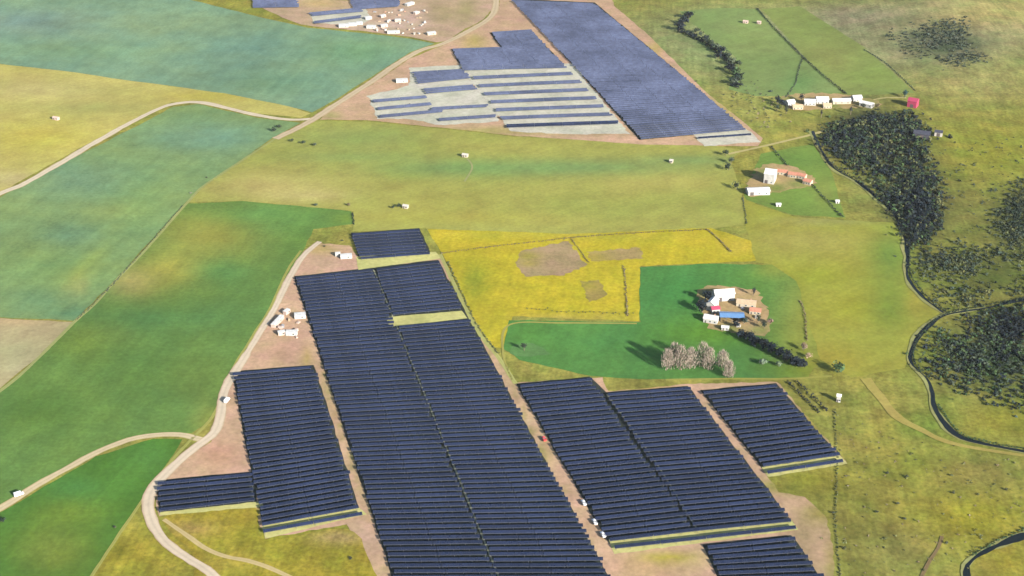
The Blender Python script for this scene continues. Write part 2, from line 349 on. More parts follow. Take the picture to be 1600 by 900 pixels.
# ------------------------------------------------------------------ building sites: bare earth
rl = random.Random(9)
EARTH, STRIP = (212, 178, 148), (192, 168, 128)
patch('bare_earth', [(500, 187), (532, 162), (582, 132), (640, 92), (690, 72), (745, 40), (780, 15), (785, -45), (940, -55), (960, 10), (1010, 52), (1100, 142), (1192, 216), (1185, 229), (1000, 226), (800, 212), (690, 200), (575, 188)],
      5, EARTH, 'dirt', [(620, 180, 70, 12, (206, 176, 136), .7), (780, 205, 150, 8, (184, 176, 108), .8), (1120, 180, 30, 30, (180, 172, 90), .8, .7), (740, 65, 20, 12, (198, 182, 112), .9), (520, 180, 20, 8, (176, 172, 110), .8), (1020, 80, 14, 50, (196, 178, 104), .7, -.8)], 8)
patch('bare_earth', [(478, 392), (500, 380), (546, 384), (560, 402), (688, 398), (715, 470), (770, 550), (805, 598), (940, 590), (950, 612), (1075, 600), (1215, 597), (1322, 722), (1200, 745), (1218, 770), (1258, 776), (1290, 806), (1300, 850), (1310, 960), (960, 1010), (600, 1010), (590, 905), (540, 820), (415, 842), (395, 790), (248, 806), (240, 752), (296, 708), (332, 690), (344, 650), (364, 580), (400, 528), (432, 480), (458, 425)],
      5, EARTH, 'dirt', [(520, 410, 40, 16, (216, 178, 156), .9), (440, 550, 40, 25, (203, 164, 140), .9), (340, 710, 40, 25, (206, 162, 136), .9), (1260, 840, 30, 60, (176, 154, 120), .9), (1230, 760, 50, 14, (156, 158, 62), .9), (1040, 872, 55, 12, (176, 172, 40), .95), (1010, 890, 60, 22, (200, 164, 122), .6), (390, 800, 60, 10, (178, 162, 80), .9), (570, 840, 40, 30, (192, 166, 140), .8), (1270, 660, 40, 40, (160, 156, 60), .8), (480, 560, 8, 20, (190, 168, 100), .7), (1285, 800, 30, 20, (158, 152, 70), .8), (1300, 880, 12, 60, (150, 148, 72), .7), (1000, 602, 40, 8, (196, 176, 60), .9), (850, 720, 16, 60, (198, 170, 128), .8), (500, 390, 30, 10, (196, 178, 100), .6)]+[(505+100*(y-580)/300+rl.uniform(-6, 8), y, rl.uniform(3, 8), rl.uniform(5, 14), rl.choice([(168, 164, 92), (214, 190, 160), (186, 160, 110), (150, 150, 84)]), rl.uniform(.4, .8)) for y in range(570, 900, 16)]+[(722+228*(y-460)/440+rl.uniform(-7, 7), y, rl.uniform(3, 8), rl.uniform(5, 14), rl.choice([(170, 166, 96), (220, 196, 160), (186, 160, 112), (156, 154, 90)]), rl.uniform(.4, .8)) for y in range(450, 900, 15)], 4)
patch('rough_grass', [(258, 808), (395, 792), (412, 842), (540, 826), (580, 880), (588, 960), (330, 960), (300, 868)], 6, (170, 156, 68), 'base', [(420, 870, 80, 30, (156, 152, 64), .8), (300, 825, 40, 12, (190, 160, 100), .9), (530, 840, 50, 12, (186, 158, 118), .8), (350, 880, 60, 20, (176, 164, 80), .6), (510, 880, 40, 25, (150, 150, 52), .8)], 6, .9, True)
patch('bare_earth', [(410, 6), (470, -5), (560, 0), (640, -30), (760, -40), (772, 0), (755, 30), (722, 48), (690, 66), (640, 58), (560, 48), (480, 40), (430, 22)], 6, (204, 176, 148), 'dirt', [(690, 20, 35, 20, (180, 164, 124), .9), (600, 40, 60, 8, (222, 198, 178), .9), (500, 5, 40, 8, (212, 188, 128), .8), (640, 25, 30, 16, (212, 184, 168), .8), (730, 15, 14, 20, (176, 168, 116), .8)], 8, 1, True)
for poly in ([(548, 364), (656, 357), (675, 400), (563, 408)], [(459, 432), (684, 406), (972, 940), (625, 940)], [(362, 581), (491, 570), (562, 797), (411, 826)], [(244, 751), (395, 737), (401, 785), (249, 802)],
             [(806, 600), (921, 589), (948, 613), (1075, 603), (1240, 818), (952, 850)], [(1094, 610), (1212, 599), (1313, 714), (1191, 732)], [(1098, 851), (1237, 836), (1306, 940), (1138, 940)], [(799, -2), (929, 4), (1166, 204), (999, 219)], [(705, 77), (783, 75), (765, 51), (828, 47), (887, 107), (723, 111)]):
    patch('array_shade_ground', poly, 7, (74, 80, 76), 'grass', [], 8, .5)  # ground under the rows, darkened to paint in the shade of the gaps
PALE = (216, 213, 194)
for poly in ([(640, 106), (716, 102), (735, 128), (772, 172), (780, 190), (688, 196), (640, 186), (590, 186), (574, 150), (640, 134)],
             [(716, 102), (895, 100), (920, 132), (984, 210), (890, 210), (800, 206), (760, 160)],
             [(1082, 208), (1166, 200), (1190, 222), (1100, 229)], [(484, 22), (572, 14), (580, 30), (560, 40), (490, 36)]):
    patch('gravel_pad', poly, 8, PALE, 'gravel', [], 5, 1.5)
for a in ([(557, 402), (680, 394), (690, 404), (560, 422)], [(602, 496), (722, 486), (730, 498), (608, 511)], [(410, 822), (562, 794), (574, 804), (414, 842)], [(950, 842), (1238, 814), (1248, 828), (960, 866)], [(1190, 730), (1312, 712), (1324, 725), (1200, 746)], [(398, 785), (408, 784), (412, 792), (250, 806), (249, 801)]):
    patch('gravel_strip', a, 8, (214, 210, 140), 'gravel', [], 4, .4)
for poly in ([(1094, 452), (1150, 450), (1188, 462), (1200, 520), (1140, 520), (1104, 506)], [(1185, 262), (1230, 258), (1275, 280), (1260, 292), (1215, 300), (1165, 304)], [(1225, 150), (1290, 146), (1365, 156), (1372, 166), (1300, 170), (1235, 172)]):
    patch('farmyard', poly, 6, (196, 170, 126), 'dirt', [(poly[0][0]+8, poly[0][1]+6, 14, 8, (130, 150, 84), .8), (poly[3][0]-14, poly[3][1]-4, 20, 9, (140, 156, 88), .8), (poly[4][0], poly[4][1]-6, 18, 8, (128, 150, 80), .9)], 3, 2.2, True)

# ------------------------------------------------------------------ roads, tracks, water
ROADC, TRK = (238, 222, 194), (196, 186, 138)
ribbon('dirt_road', [(-200, 395), (-60, 335), (0, 303), (40, 286), (100, 252), (150, 222), (200, 194), (240, 174), (270, 163), (310, 160), (350, 168), (400, 180), (450, 187), (492, 186)], 7.0, 8, ROADC, edge=(206, 186, 140))
ribbon('dirt_road', [(430, 217), (462, 202), (492, 185), (530, 160), (580, 128), (620, 100), (660, 78), (690, 69), (730, 50), (765, 28), (775, 5), (772, -30)], 8.5, 9, (222, 202, 168), edge=(206, 178, 142))
ribbon('track', [(430, 217), (380, 250), (320, 290), (292, 318), (230, 388), (180, 440), (150, 474), (117, 503), (60, 560), (0, 612), (-200, 760)], 2.6, 9, (176, 182, 118))
ribbon('dirt_road', [(-200, 900), (0, 795), (50, 763), (100, 735), (150, 708), (200, 688), (240, 680), (280, 679), (308, 685), (328, 690)], 5.6, 8, (226, 208, 170), edge=(196, 182, 128))
ribbon('dirt_road', [(500, 378), (476, 398), (455, 430), (430, 480), (400, 530), (372, 575), (352, 610), (346, 645), (336, 675), (315, 692), (290, 712), (260, 740), (238, 766), (232, 790), (240, 820), (262, 850), (292, 872), (322, 890), (360, 925)], lambda t: 5.0 if t < .4 else 6.6, 9, (236, 218, 192), edge=(206, 180, 146))
ribbon('track', [(470, 392), (448, 425), (424, 478), (392, 530), (362, 580), (336, 645), (296, 690), (262, 728), (210, 800), (150, 890), (110, 950)], 2.0, 8, (180, 180, 104))
ribbon('track', [(256, 812), (285, 832), (320, 856), (352, 870), (400, 880), (460, 905)], 3.0, 9, (214, 194, 142))
ribbon('track', [(1138, 241), (1200, 227), (1270, 210), (1292, 202)], 3.2, 8, (204, 192, 136))
ribbon('track', [(1365, 156), (1385, 153), (1415, 153)], 2.6, 8, (206, 196, 140))
ribbon('track', [(688, 398), (718, 462), (748, 520), (776, 555), (806, 600)], 3.0, 8, (190, 190, 120))
ribbon('track', [(800, 594), (786, 552), (796, 508), (880, 505), (995, 506)], 1.6, 8, (180, 174, 100))
ribbon('track', [(1040, 594), (1150, 592), (1230, 592), (1300, 588)], 2.0, 8, (176, 174, 96))
ribbon('dirt_path', [(1352, 592), (1375, 620), (1400, 650), (1440, 672), (1490, 694), (1600, 712), (1700, 720)], lambda t: 7-5*t, 8, (186, 172, 100), 'grass')
ribbon('dirt_path', [(730, 248), (738, 262), (726, 284)], 1.8, 8, (178, 180, 126))
ribbon('track', [(584, 422), (665, 620), (788, 922)], 1.0, 8, (190, 188, 160))
ribbon('track', [(948, 616), (1020, 716), (1090, 828)], 1.0, 8, (180, 178, 150))
creek_lines = [[(1270, 205), (1282, 232), (1302, 262), (1340, 285), (1372, 312), (1398, 336), (1412, 365), (1418, 400), (1418, 432), (1440, 462), (1474, 489)],
               [(2000, 400), (1850, 440), (1720, 446), (1600, 468), (1540, 482), (1500, 488), (1470, 496), (1440, 520), (1424, 548), (1424, 568), (1448, 592), (1457, 615), (1462, 640), (1492, 678), (1530, 692), (1600, 706), (1720, 730), (1850, 728), (2000, 770)],
               [(2000, 740), (1850, 790), (1720, 800), (1600, 838), (1548, 858), (1518, 876), (1510, 895), (1522, 940), (1575, 1010), (1590, 1090), (1540, 1180)]]
for k, l in enumerate(creek_lines):
    ribbon('creek_bank', [(x-3, y) for x, y in l], lambda t, k=k: (3.4, 4.2, 4.4)[k]*(1+.4*math.sin(t*29)+.3*math.sin(t*73+1)), 9, (168, 168, 112), 'grass')
    ribbon('creek', l, lambda t, k=k: (2.2, 2.7, 3.2)[k]*(1+.35*math.sin(t*37+k)+.25*math.sin(t*91)), 11, (20, 24, 30), 'water', jitter=.5)
ribbon('dirt_path', [(1438, 905), (1452, 878), (1466, 856), (1472, 838)], 2.0, 8, (150, 130, 96))

# ------------------------------------------------------------------ solar arrays
rows = []                                         # (size, name fields, L, R)
def rowset(key, quad, pitch=5.15, n=None, skip=(), sub=None):
    FL, FR, NR, NL = [P(*q) for q in quad]
    ln = .5*(math.dist(FL, NL)+math.dist(FR, NR))
    n = n or max(1, round(ln/pitch))
    for k in range(n):
        if k in skip: continue
        t = (k+.5)/n
        a = [FL[i]+(NL[i]-FL[i])*t for i in (0, 1)]; b = [FR[i]+(NR[i]-FR[i])*t for i in (0, 1)]
        rows.append([key, k, n, a, b])
    return n
rowset('top', [(549, 365), (654, 358), (672, 398), (564, 406)])
nL = rowset('mainL', [(461, 433), (582, 420), (786, 925), (624, 925)])
nR = rowset('mainR', [(585, 420), (683, 408), (966, 925), (789, 925)])
rowset('left', [(364, 582), (489, 571), (560, 796), (411, 824)])
rowset('leftlow', [(410, 828), (562, 800), (566, 806), (413, 833)], n=1)
rowset('small', [(245, 752), (394, 738), (400, 784), (250, 801)])
rowset('midL', [(808, 601), (920, 590), (1088, 832), (953, 848)])
rowset('midR', [(945, 614), (1074, 604), (1238, 817), (1089, 832)])
rowset('midlow', [(956, 852), (1240, 821), (1244, 827), (958, 859)], n=1)
rowset('east', [(1096, 611), (1211, 600), (1311, 713), (1192, 731)])
rowset('eastlow', [(1196, 736), (1315, 717), (1319, 722), (1198, 741)], n=1)
rowset('corner', [(1100, 852), (1236, 837), (1300, 925), (1138, 925)])
rowset('far', [(800, 0), (928, 5), (1164, 203), (1000, 218)])
rowset('farlow', [(1088, 214), (1170, 208), (1174, 211), (1090, 217)], n=1)
rowset('upper', [(766, 50), (828, 46), (852, 72), (784, 76)])
rowset('upper', [(706, 76), (850, 71), (886, 106), (724, 110)])
for k in range(7):                                # wide-spaced pairs over the pale gravel
    t = k/7
    x0, x1, y0, y1 = 738+60*t, 893+82*t, 119+88*t, 112+89*t
    rowset('gravel', [(x0, y0), (x1, y1), (x1+4, y1+5), (x0+3, y0+5)], n=2)
rowset('annex', [(644, 112), (721, 108), (735, 122), (652, 131)])
rowset('annex', [(660, 138), (738, 132), (743, 140), (664, 147)])
for q in ([(582, 156), (666, 149), (668, 153), (584, 160)], [(588, 168), (672, 160), (674, 164), (590, 172)], [(592, 180), (690, 171), (692, 175), (594, 184)], [(673, 168), (760, 163), (763, 167), (674, 172)], [(684, 185), (772, 179), (774, 183), (686, 189)]):
    rowset('annex', q, n=2)
rowset('edge', [(395, -2), (464, -3), (469, 11), (397, 12)])
rowset('edgemid', [(545, -4), (626, -5), (622, 10), (551, 15)])
rowset('edgelow', [(481, 20), (560, 12), (566, 18), (487, 25)]); rowset('edgelow', [(488, 33), (560, 24), (564, 28), (490, 37)])
# rows missing where the pale strip crosses the long field
gap0, gap1 = P(665, 491), P(668, 505)
rows = [r for r in rows if not (r[0] == 'mainR' and gap1[1]-1.0 < .5*(r[3][1]+r[4][1]) < gap0[1]+1.5)]

WHERE = dict(
    top=('short solar block at the far end of the long central solar field', 'panel rows of the short block above the central field'),
    mainL=('left half of the long central solar field', 'panel rows in the left half of the central field'),
    mainR=('right half of the long central solar field', 'panel rows in the right half of the central field'),
    left=('block left of the long central solar field beside the dirt road', 'panel rows of the block left of the central field'),
    leftlow=('', 'lone rows on pale gravel strips'), small=('small solar block inside the bend of the dirt road', 'panel rows of the small block in the road bend'),
    midL=('left half of the solar block right of the earth lane', 'panel rows left of the seam in the right hand block'),
    midR=('right half of the solar block right of the earth lane', 'panel rows right of the seam in the right hand block'),
    midlow=('', 'lone rows on pale gravel strips'), east=('rightmost solar block below the green field', 'panel rows of the rightmost block'),
    eastlow=('', 'lone rows on pale gravel strips'), corner=('solar block at the bottom edge under the gravel strip', 'panel rows of the bottom edge block'),
    far=('long far solar field slanting towards the top of the view', 'panel rows of the long far field'), farlow=('', 'lone rows on pale gravel strips'),
    upper=('far solar block above the pale gravel pad', 'panel rows of the block above the gravel pad'),
    gravel=('far gravel pad with widely spaced dark rows', 'spaced panel rows on the far gravel pad'),
    annex=('far small gravel pad beside the dirt road', 'panel rows on the small far gravel pad'),
    edge=('small block cut by the top edge left of the compound', 'panel rows of the block cut by the top edge'),
    edgemid=('block at the top edge just above the white compound', 'panel rows of the block above the white compound'),
    edgelow=('pale pad left of the white cabins at the top', 'panel rows on the pad left of the cabins'))
LONE = dict(leftlow='lone solar row on the pale strip under the block beside the dirt road', midlow='longest lone solar row, on the pale strip below the seamed right hand block',
            eastlow='lone solar row on the pale strip under the rightmost block', farlow='lone solar row on white gravel at the near tip of the far field')
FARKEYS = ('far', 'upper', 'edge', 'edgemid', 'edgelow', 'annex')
ORD = ['farthest', 'second', 'third', 'fourth', 'fifth', 'sixth', 'seventh', 'eighth']

DEPTH, ZLO, ZHI, TH = 1.95, 1.5, 2.5, .05
def row_geo(r, top, frame, rnd):
    a, b = Vector(r[3]), Vector(r[4]); d = (b-a); L = d.length; d /= L
    f = Vector((d.y, -d.x))
    if f.y > 0: f = -f                            # towards the low edge, the sunny side
    a = a+f*(2.0/math.tan(math.atan2(CAM_H, math.hypot(a.x, a.y)))-.4)
    a = a+d*rnd.uniform(-.9, .9); L += rnd.uniform(-.9, .9)
    ntab = max(1, round(L/24)); tl = L/ntab
    for t in range(ntab):
        s0, s1 = t*tl+.12, (t+1)*tl-.12
        ns = max(1, int(tl/12)); sec = []
        dzt = rnd.uniform(-.08, .08)
        vs, uvs, fs = [], [], []
        for i in range(ns+1):
            s = s0+(s1-s0)*i/ns; c = a+d*s; z = hgt(c.x, c.y)+dzt+.02
            lo, hi = c+f*DEPTH/2, c-f*DEPTH/2
            vs += [(lo.x, lo.y, z+ZLO), (hi.x, hi.y, z+ZHI), (hi.x, hi.y, z+ZHI-TH), (lo.x, lo.y, z+ZLO-TH)]
            uvs += [(s+.5, .15), (s+.5, 3.85), (s+.5, 3.85), (s+.5, .15)]
        for i in range(ns):
            p, q = i*4, i*4+4
            for k in range(4):
                j = (k+1) % 4; fs.append((p+k, q+k, q+j, p+j))
        fs += [(0, 1, 2, 3), (ns*4+3, ns*4+2, ns*4+1, ns*4)]
        top.add(vs, fs, None, uvs)
        if frame is not None:
            for s in [s0+.8+(s1-s0-1.6)*i/max(1, int(tl/8)) for i in range(int(tl/8)+1)]:
                c = a+d*s; z = hgt(c.x, c.y)+dzt+.02
                for o, zz in ((.8, ZLO+(ZHI-ZLO)*.24), (-.8, ZLO+(ZHI-ZLO)*.76)):
                    p = c+f*o; frame.box(p.x-.07, p.x+.07, p.y-.07, p.y+.07, z-.25-dzt, z+zz-TH-.02)
            e0, e1 = a+d*s0, a+d*s1
            for o, zz in ((.8, ZLO+(ZHI-ZLO)*.24), (-.8, ZLO+(ZHI-ZLO)*.76)):
                p, q = e0+f*o, e1+f*o
                frame.tube((p.x, p.y, hgt(e0.x, e0.y)+dzt+zz-TH-.07), (q.x, q.y, hgt(e1.x, e1.y)+dzt+zz-TH-.07), .06, .06, 4)
for r in rows:
    mid = (.5*(r[3][0]+r[4][0]), .5*(r[3][1]+r[4][1]))
    r.append(scale_at(mid)); r.append(math.dist(r[3], r[4])*scale_at(mid))
order = sorted(rows, key=lambda r: -r[5])
single, rest = order[:300], order[300:]
rnd = random.Random(5)
counts = {}
for r in rows: counts[r[0]] = counts.get(r[0], 0)+1
for r in single:
    key, k, n = r[:3]
    where, grp = WHERE[key]
    if key in LONE: lab = LONE[key]
    elif key in ('small', 'top') and n <= 9:
        lab = '%s dark blue panel row of the %s' % ('nearest' if k == n-1 else ORD[k] if k == 0 else ORD[k]+' from the far end', where)
    elif k == 0 and key not in ('gravel', 'annex', 'upper', 'edgelow'): lab = 'farthest dark blue panel row in the '+where
    elif k == n-1 and key in ('left', 'midL', 'midR', 'east', 'far'): lab = 'nearest dark blue panel row in the '+where
    else: lab = 'long dark blue panel row in the '+where
    mid = (.5*(r[3][0]+r[4][0]), .5*(r[3][1]+r[4][1]))
    t = thing('solar_panel_row', ' '.join(lab.split()[:16]), 'solar panels', mid, 0, grp)
    top, fr = MB(), MB(); row_geo(r, top, fr, rnd)
    ox, oy, oz = t.location
    for q in (top, fr): q.v = [(x-ox, y-oy, z-oz) for x, y, z in q.v]
    top.build('panel_surface', M['hazed' if key in FARKEYS else 'panel'], t, uv=True); fr.build('support_frame', M['steel'], t)
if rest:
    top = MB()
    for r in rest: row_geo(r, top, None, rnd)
    tag(top.build('distant_panel_rows', M['hazed'], uv=True), 'farthest blue grey panel rows merging into one sheet near the top edge', 'solar panels', kind='stuff')
print('rows', len(rows), counts)

# ------------------------------------------------------------------ foliage
def leaves(m, c, rad, n, size, col, rnd, clumps=9, var=.35, flat=.75, spread=.42):
    cl = []
    for _ in range(clumps):
        while True:
            p = Vector((rnd.uniform(-1, 1), rnd.uniform(-1, 1), rnd.uniform(-1, 1)))
            if p.length < 1: break
        p = p*(.35+.5*rnd.random()) if clumps > 1 else Vector((0, 0, 0))
        v = 1+rnd.uniform(-var, var); hue = rnd.uniform(-.12, .12)
        cl.append((p, (col[0]*v*(1+hue), col[1]*v, col[2]*v*(1-hue))))
    for i in range(n):
        p, cc = cl[i % clumps]
        q = p+Vector((rnd.gauss(0, 1), rnd.gauss(0, 1), rnd.gauss(0, 1)))*spread*.6
        if q.length > 1.25: q *= 1.25/q.length
        o = Vector((c[0]+q.x*rad[0], c[1]+q.y*rad[1], max(c[2]+q.z*rad[2], c[2]-rad[2])))
        nn = Vector((q.x+rnd.gauss(0, .5), q.y+rnd.gauss(0, .5), q.z+rnd.gauss(0, .5)+flat)).normalized()
        x = nn.orthogonal().normalized(); y = nn.cross(x); t = rnd.uniform(0, 6.28)
        x, y = x*math.cos(t)+y*math.sin(t), y*math.cos(t)-x*math.sin(t)
        s = size*rnd.uniform(.6, 1.3); w = 1+rnd.uniform(-.12, .12)
        m.add([tuple(o-x*s*.5), tuple(o+y*s*.45), tuple(o+x*s*.5), tuple(o-y*s*.45)], [(0, 1, 2, 3)], (cc[0]*w, cc[1]*w, cc[2]*w))
DARK, MIDG, OLIVE, DRY = (.014, .024, .015), (.03, .055, .02), (.06, .068, .026), (.15, .12, .075)
def tree(xy, h, r, col, name, label, cat='tree', group=None, n=260, trunk=.28, squash=1, leaf=None, seed=None):
    rnd2 = random.Random(seed if seed is not None else int(xy[0]*13+xy[1]*7))
    t = thing(name, label, cat, xy, rnd2.uniform(0, 6.28), group)
    tr = MB(); th = h*trunk
    tr.tube((0, 0, -.3), (0, 0, th), .035*h, .024*h, 7); tr.tube((0, 0, th), (.04*h, .02*h, h*.75), .024*h, .006*h, 6)
    for k in range(4):
        a = 1.57*k+rnd2.random(); tr.tube((0, 0, th*(.85+.1*k)), (math.cos(a)*r*.6, math.sin(a)*r*.6, th+(h-th)*rnd2.uniform(.35, .7)), .014*h, .004*h, 5)
    tr.build('trunk', M['bark'], t)
    cr = MB(); ch = (h-th*.75)/2
    leaves(cr, (0, 0, h-ch), (r, r*squash, ch), n, leaf or max(.6, r*.32), col, rnd2, 11)
    cr.build('crown', M['leaf'], t, colour=True)
    return t
def shrub(xy, h, r, col, label, group=None, n=70, name='shrub'):
    rnd2 = random.Random(int(xy[0]*17+xy[1]*5)); m = MB()
    leaves(m, (0, 0, h*.5), (r, r*rnd2.uniform(.7, 1), h*.5), n, max(.4, r*.38), col, rnd2, 6)
    o = m.build(name, M['leaf'], colour=True); o.location = (xy[0], xy[1], hgt(*xy))
    return tag(o, label, 'shrub', group)
def hedge(pxs, h, w, col, label, name='hedge', dens=5.0, cat='hedge', gap=.0, leaf=.8, jig=.35):
    pts = catmull([P(*p) for p in pxs], step=1.6); rnd2 = random.Random(int(pxs[0][0]+pxs[0][1])); m = MB()
    run = 1.0
    for x, y in pts:
        run = .85*run+.15*rnd2.uniform(.3, 1.7)
        if rnd2.random() < gap: continue
        x += rnd2.gauss(0, jig); y += rnd2.gauss(0, jig); hh = h*run
        leaves(m, (x, y, hgt(x, y)+hh*.5), (w*.6*run, w*.6*run, hh*.5), int(dens*3), leaf, col, rnd2, 2, .3)
    return tag(m.build(name, M['leaf'], colour=True), label, cat)
def scrub(poly, per, hr, rr, cols, label, name='scrub', nleaf=20, edge=None, cat='scrub', dens=None):
    g = [P(*p) for p in poly]; rnd2 = random.Random(int(poly[0][0]*3)); m = MB()
    xs, ys = [p[0] for p in g], [p[1] for p in g]
    area = (max(xs)-min(xs))*(max(ys)-min(ys)); db = [Blob(*b) for b in (dens or [])]
    for _ in range(int(area/per)):
        x, y = rnd2.uniform(min(xs), max(xs)), rnd2.uniform(min(ys), max(ys))
        if not inside(x, y, g): continue
        v = .5+.5*math.sin(x/17+2*math.sin(y/23))*math.cos(y/19+x/41)
        w = max([b.w(x, y) for b in db], default=.5)
        if rnd2.random() > .25+.45*v+.9*(w-.4): continue
        h = rnd2.uniform(*hr); r = rnd2.uniform(*rr); col = cols[int(rnd2.random()*len(cols))] if w < .75 else cols[0]
        sp = 11 if rnd2.random() < .1 else 4; x += rnd2.gauss(0, sp); y += rnd2.gauss(0, sp)
        if rnd2.random() < .12: h *= 1.7; r *= 1.5
        if rnd2.random() < .3: h *= .6; r *= .6
        leaves(m, (x, y, hgt(x, y)+h*.45), (r, r*rnd2.uniform(.7, 1.2), h*.55), nleaf, r*.6, col, rnd2, 3, .3)
    return tag(m.build(name, M['leaf'], colour=True), label, cat, kind='stuff')
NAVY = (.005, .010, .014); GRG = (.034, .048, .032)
scrub([(1285, 205), (1310, 190), (1370, 178), (1425, 178), (1446, 215), (1455, 260), (1466, 300), (1466, 350), (1440, 385), (1424, 392), (1412, 352), (1395, 328), (1340, 278), (1295, 228)], 1.5, (1.5, 4.5), (1.4, 3), [NAVY, NAVY, DARK, DARK, MIDG, OLIVE], 'dense dark bluish scrub on the slope above the winding creek', dens=[(1435, 330, 30, 60, (0, 0, 0), 1), (1330, 215, 40, 30, (0, 0, 0), .8), (1400, 200, 40, 20, (0, 0, 0), .6)])  # navy leaves in the dark zones carry the slope's shade in their colour
scrub([(1428, 404), (1470, 392), (1530, 370), (1560, 330), (1580, 290), (1600, 270), (1760, 250), (1760, 440), (1600, 463), (1520, 480), (1478, 486), (1438, 448)], 2.2, (1, 2.6), (1, 2.1), [DARK, GRG, OLIVE], 'patchy olive scrub on the hillside between the two creek arms', dens=[(1590, 340, 30, 60, (0, 0, 0), .9), (1500, 410, 50, 20, (0, 0, 0), .6)])
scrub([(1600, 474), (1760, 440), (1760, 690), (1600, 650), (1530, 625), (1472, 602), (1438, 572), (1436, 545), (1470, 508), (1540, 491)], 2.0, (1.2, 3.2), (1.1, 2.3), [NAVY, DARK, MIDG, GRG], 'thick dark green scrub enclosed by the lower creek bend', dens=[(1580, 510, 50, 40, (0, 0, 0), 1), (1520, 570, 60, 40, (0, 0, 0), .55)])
scrub([(1385, 58), (1450, 34), (1512, 28), (1510, 62), (1548, 92), (1500, 106), (1420, 84)], 4, (.8, 2), (1, 2.2), [GRG, DARK, (.05, .06, .045)], 'greyish dark scrub patch on the far hillside at upper right', dens=[(1480, 55, 50, 18, (0, 0, 0), .8), (1525, 92, 30, 10, (0, 0, 0), .9)])
scrub([(1130, 145), (1170, 125), (1215, 160), (1205, 205), (1160, 185)], 30, (.8, 2.2), (.9, 1.8), [OLIVE, GRG, DRY], 'sparse pale scrub on the slope left of the far white farm')
scrub([(1440, 240), (1700, 180), (1700, 290), (1560, 330), (1520, 370), (1470, 385)], 60, (.7, 1.8), (.8, 1.6), [OLIVE, GRG], 'scattered low olive tufts on the yellow slope behind the dark scrub')
scrub([(1310, 640), (1480, 700), (1700, 720), (1700, 830), (1560, 850), (1490, 900), (1480, 960), (1330, 960)], 34, (.35, .9), (.5, 1.2), [OLIVE, DRY, (.1, .105, .04)], 'low olive tufts strewn over the rough pasture at lower right', name='grass_tufts', cat='grass', nleaf=14)

# hedges and field edges
BRN = (.10, .08, .04)
for l, h, w, c, lab in [
    ([(690, 396), (750, 388), (820, 380), (905, 371), (1000, 364), (1105, 359)], .9, 1.1, BRN, 'thin brown hedge along the far edge of the bright yellow field'),
    ([(1106, 360), (1122, 374), (1141, 394)], 1.3, 2.0, BRN, 'short thick brown hedge slanting at the right end of the yellow field'),
    ([(893, 374), (905, 390), (919, 410)], .9, 1.1, BRN, 'brown hedge between the two grey bare patches in the yellow field'),
    ([(974, 416), (977, 440), (980, 494)], 1.0, 1.3, BRN, 'brown hedge down the right side of the yellow field beside the green field'),
    ([(551, 334), (552, 342), (553, 351)], 1.6, 1.6, DARK, 'short dark hedge at the corner of the green crop above the solar block'),
    ([(1183, 14), (1215, 50), (1250, 85), (1286, 118), (1322, 147)], 1.8, 2.2, DARK, 'long dark hedge running diagonally down to the far white farm'),
    ([(1228, 152), (1243, 130), (1247, 112), (1255, 90)], 1.1, 1.2, GRG, 'faint curved hedge branching left off the long diagonal hedge'),
    ([(1350, 78), (1385, 100), (1430, 142)], .9, 1.1, GRG, 'thin dull hedge across the far pasture above the red barn'),
    ([(1205, 230), (1216, 243), (1230, 259)], 2.0, 2.2, DARK, 'dark hedge above the orange roofed houses of the middle farm'),
    ([(1268, 288), (1290, 312), (1315, 339)], 1.8, 2.0, DARK, 'dark hedge slanting away below the orange roofed houses'),
    ([(1250, 470), (1257, 490), (1260, 532)], 1.2, 1.1, BRN, 'thin brown hedge standing right of the lower farmyard'),
    ([(1232, 598), (1255, 622), (1280, 645)], 2.2, 2.4, NAVY, 'left one of two parallel dark hedges above the rightmost solar block'),
    ([(1246, 598), (1270, 622), (1292, 643)], 2.2, 2.0, NAVY, 'right one of two parallel dark hedges above the rightmost solar block'),
    ([(1304, 640), (1308, 720), (1306, 800), (1312, 900)], .8, .8, OLIVE, 'thin olive hedge running down the rough pasture at lower right'),
    ([(1160, 310), (1164, 330), (1166, 350)], .9, 1.0, GRG, 'faint grey hedge between the meadow and the pale pasture'),
    ([(120, 500), (160, 462), (230, 385), (285, 322)], .7, .8, GRG, 'low hedge beside the narrow track along the left green crop'),
    ([(700, 410), (722, 460), (748, 512), (778, 552)], 1.2, 1.4, OLIVE, 'olive hedge between the yellow field and the long central solar field'),
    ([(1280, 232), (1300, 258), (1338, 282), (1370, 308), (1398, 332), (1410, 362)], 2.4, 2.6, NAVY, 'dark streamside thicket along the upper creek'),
    ([(1421, 382), (1421, 402), (1423, 430), (1446, 462), (1478, 487)], 1.6, 1.6, DARK, 'narrow dark thicket along the middle creek reach'),
    ([(1600, 466), (1530, 480), (1472, 494), (1438, 524), (1427, 552), (1432, 570), (1455, 592)], 1.5, 1.5, DARK, 'dark thicket hugging the sharp creek bend at right'),
    ([(1466, 634), (1498, 676), (1535, 690), (1610, 704)], 1.4, 2.2, MIDG, 'green thicket along the lower creek below the scrub'),
    ([(1600, 826), (1555, 848), (1520, 868)], 1.3, 1.8, MIDG, 'green bushes along the creek bank in the lower right corner')]:
    hedge(l, h, w, c, lab)
hedge([(1080, 22), (1064, 34), (1064, 48), (1080, 56), (1100, 66), (1115, 76), (1130, 88), (1144, 104), (1153, 122), (1150, 136)], 3.4, 5.5, NAVY, 'dark thicket forming the long curved far tree line', dens=9, leaf=1.4, jig=2)
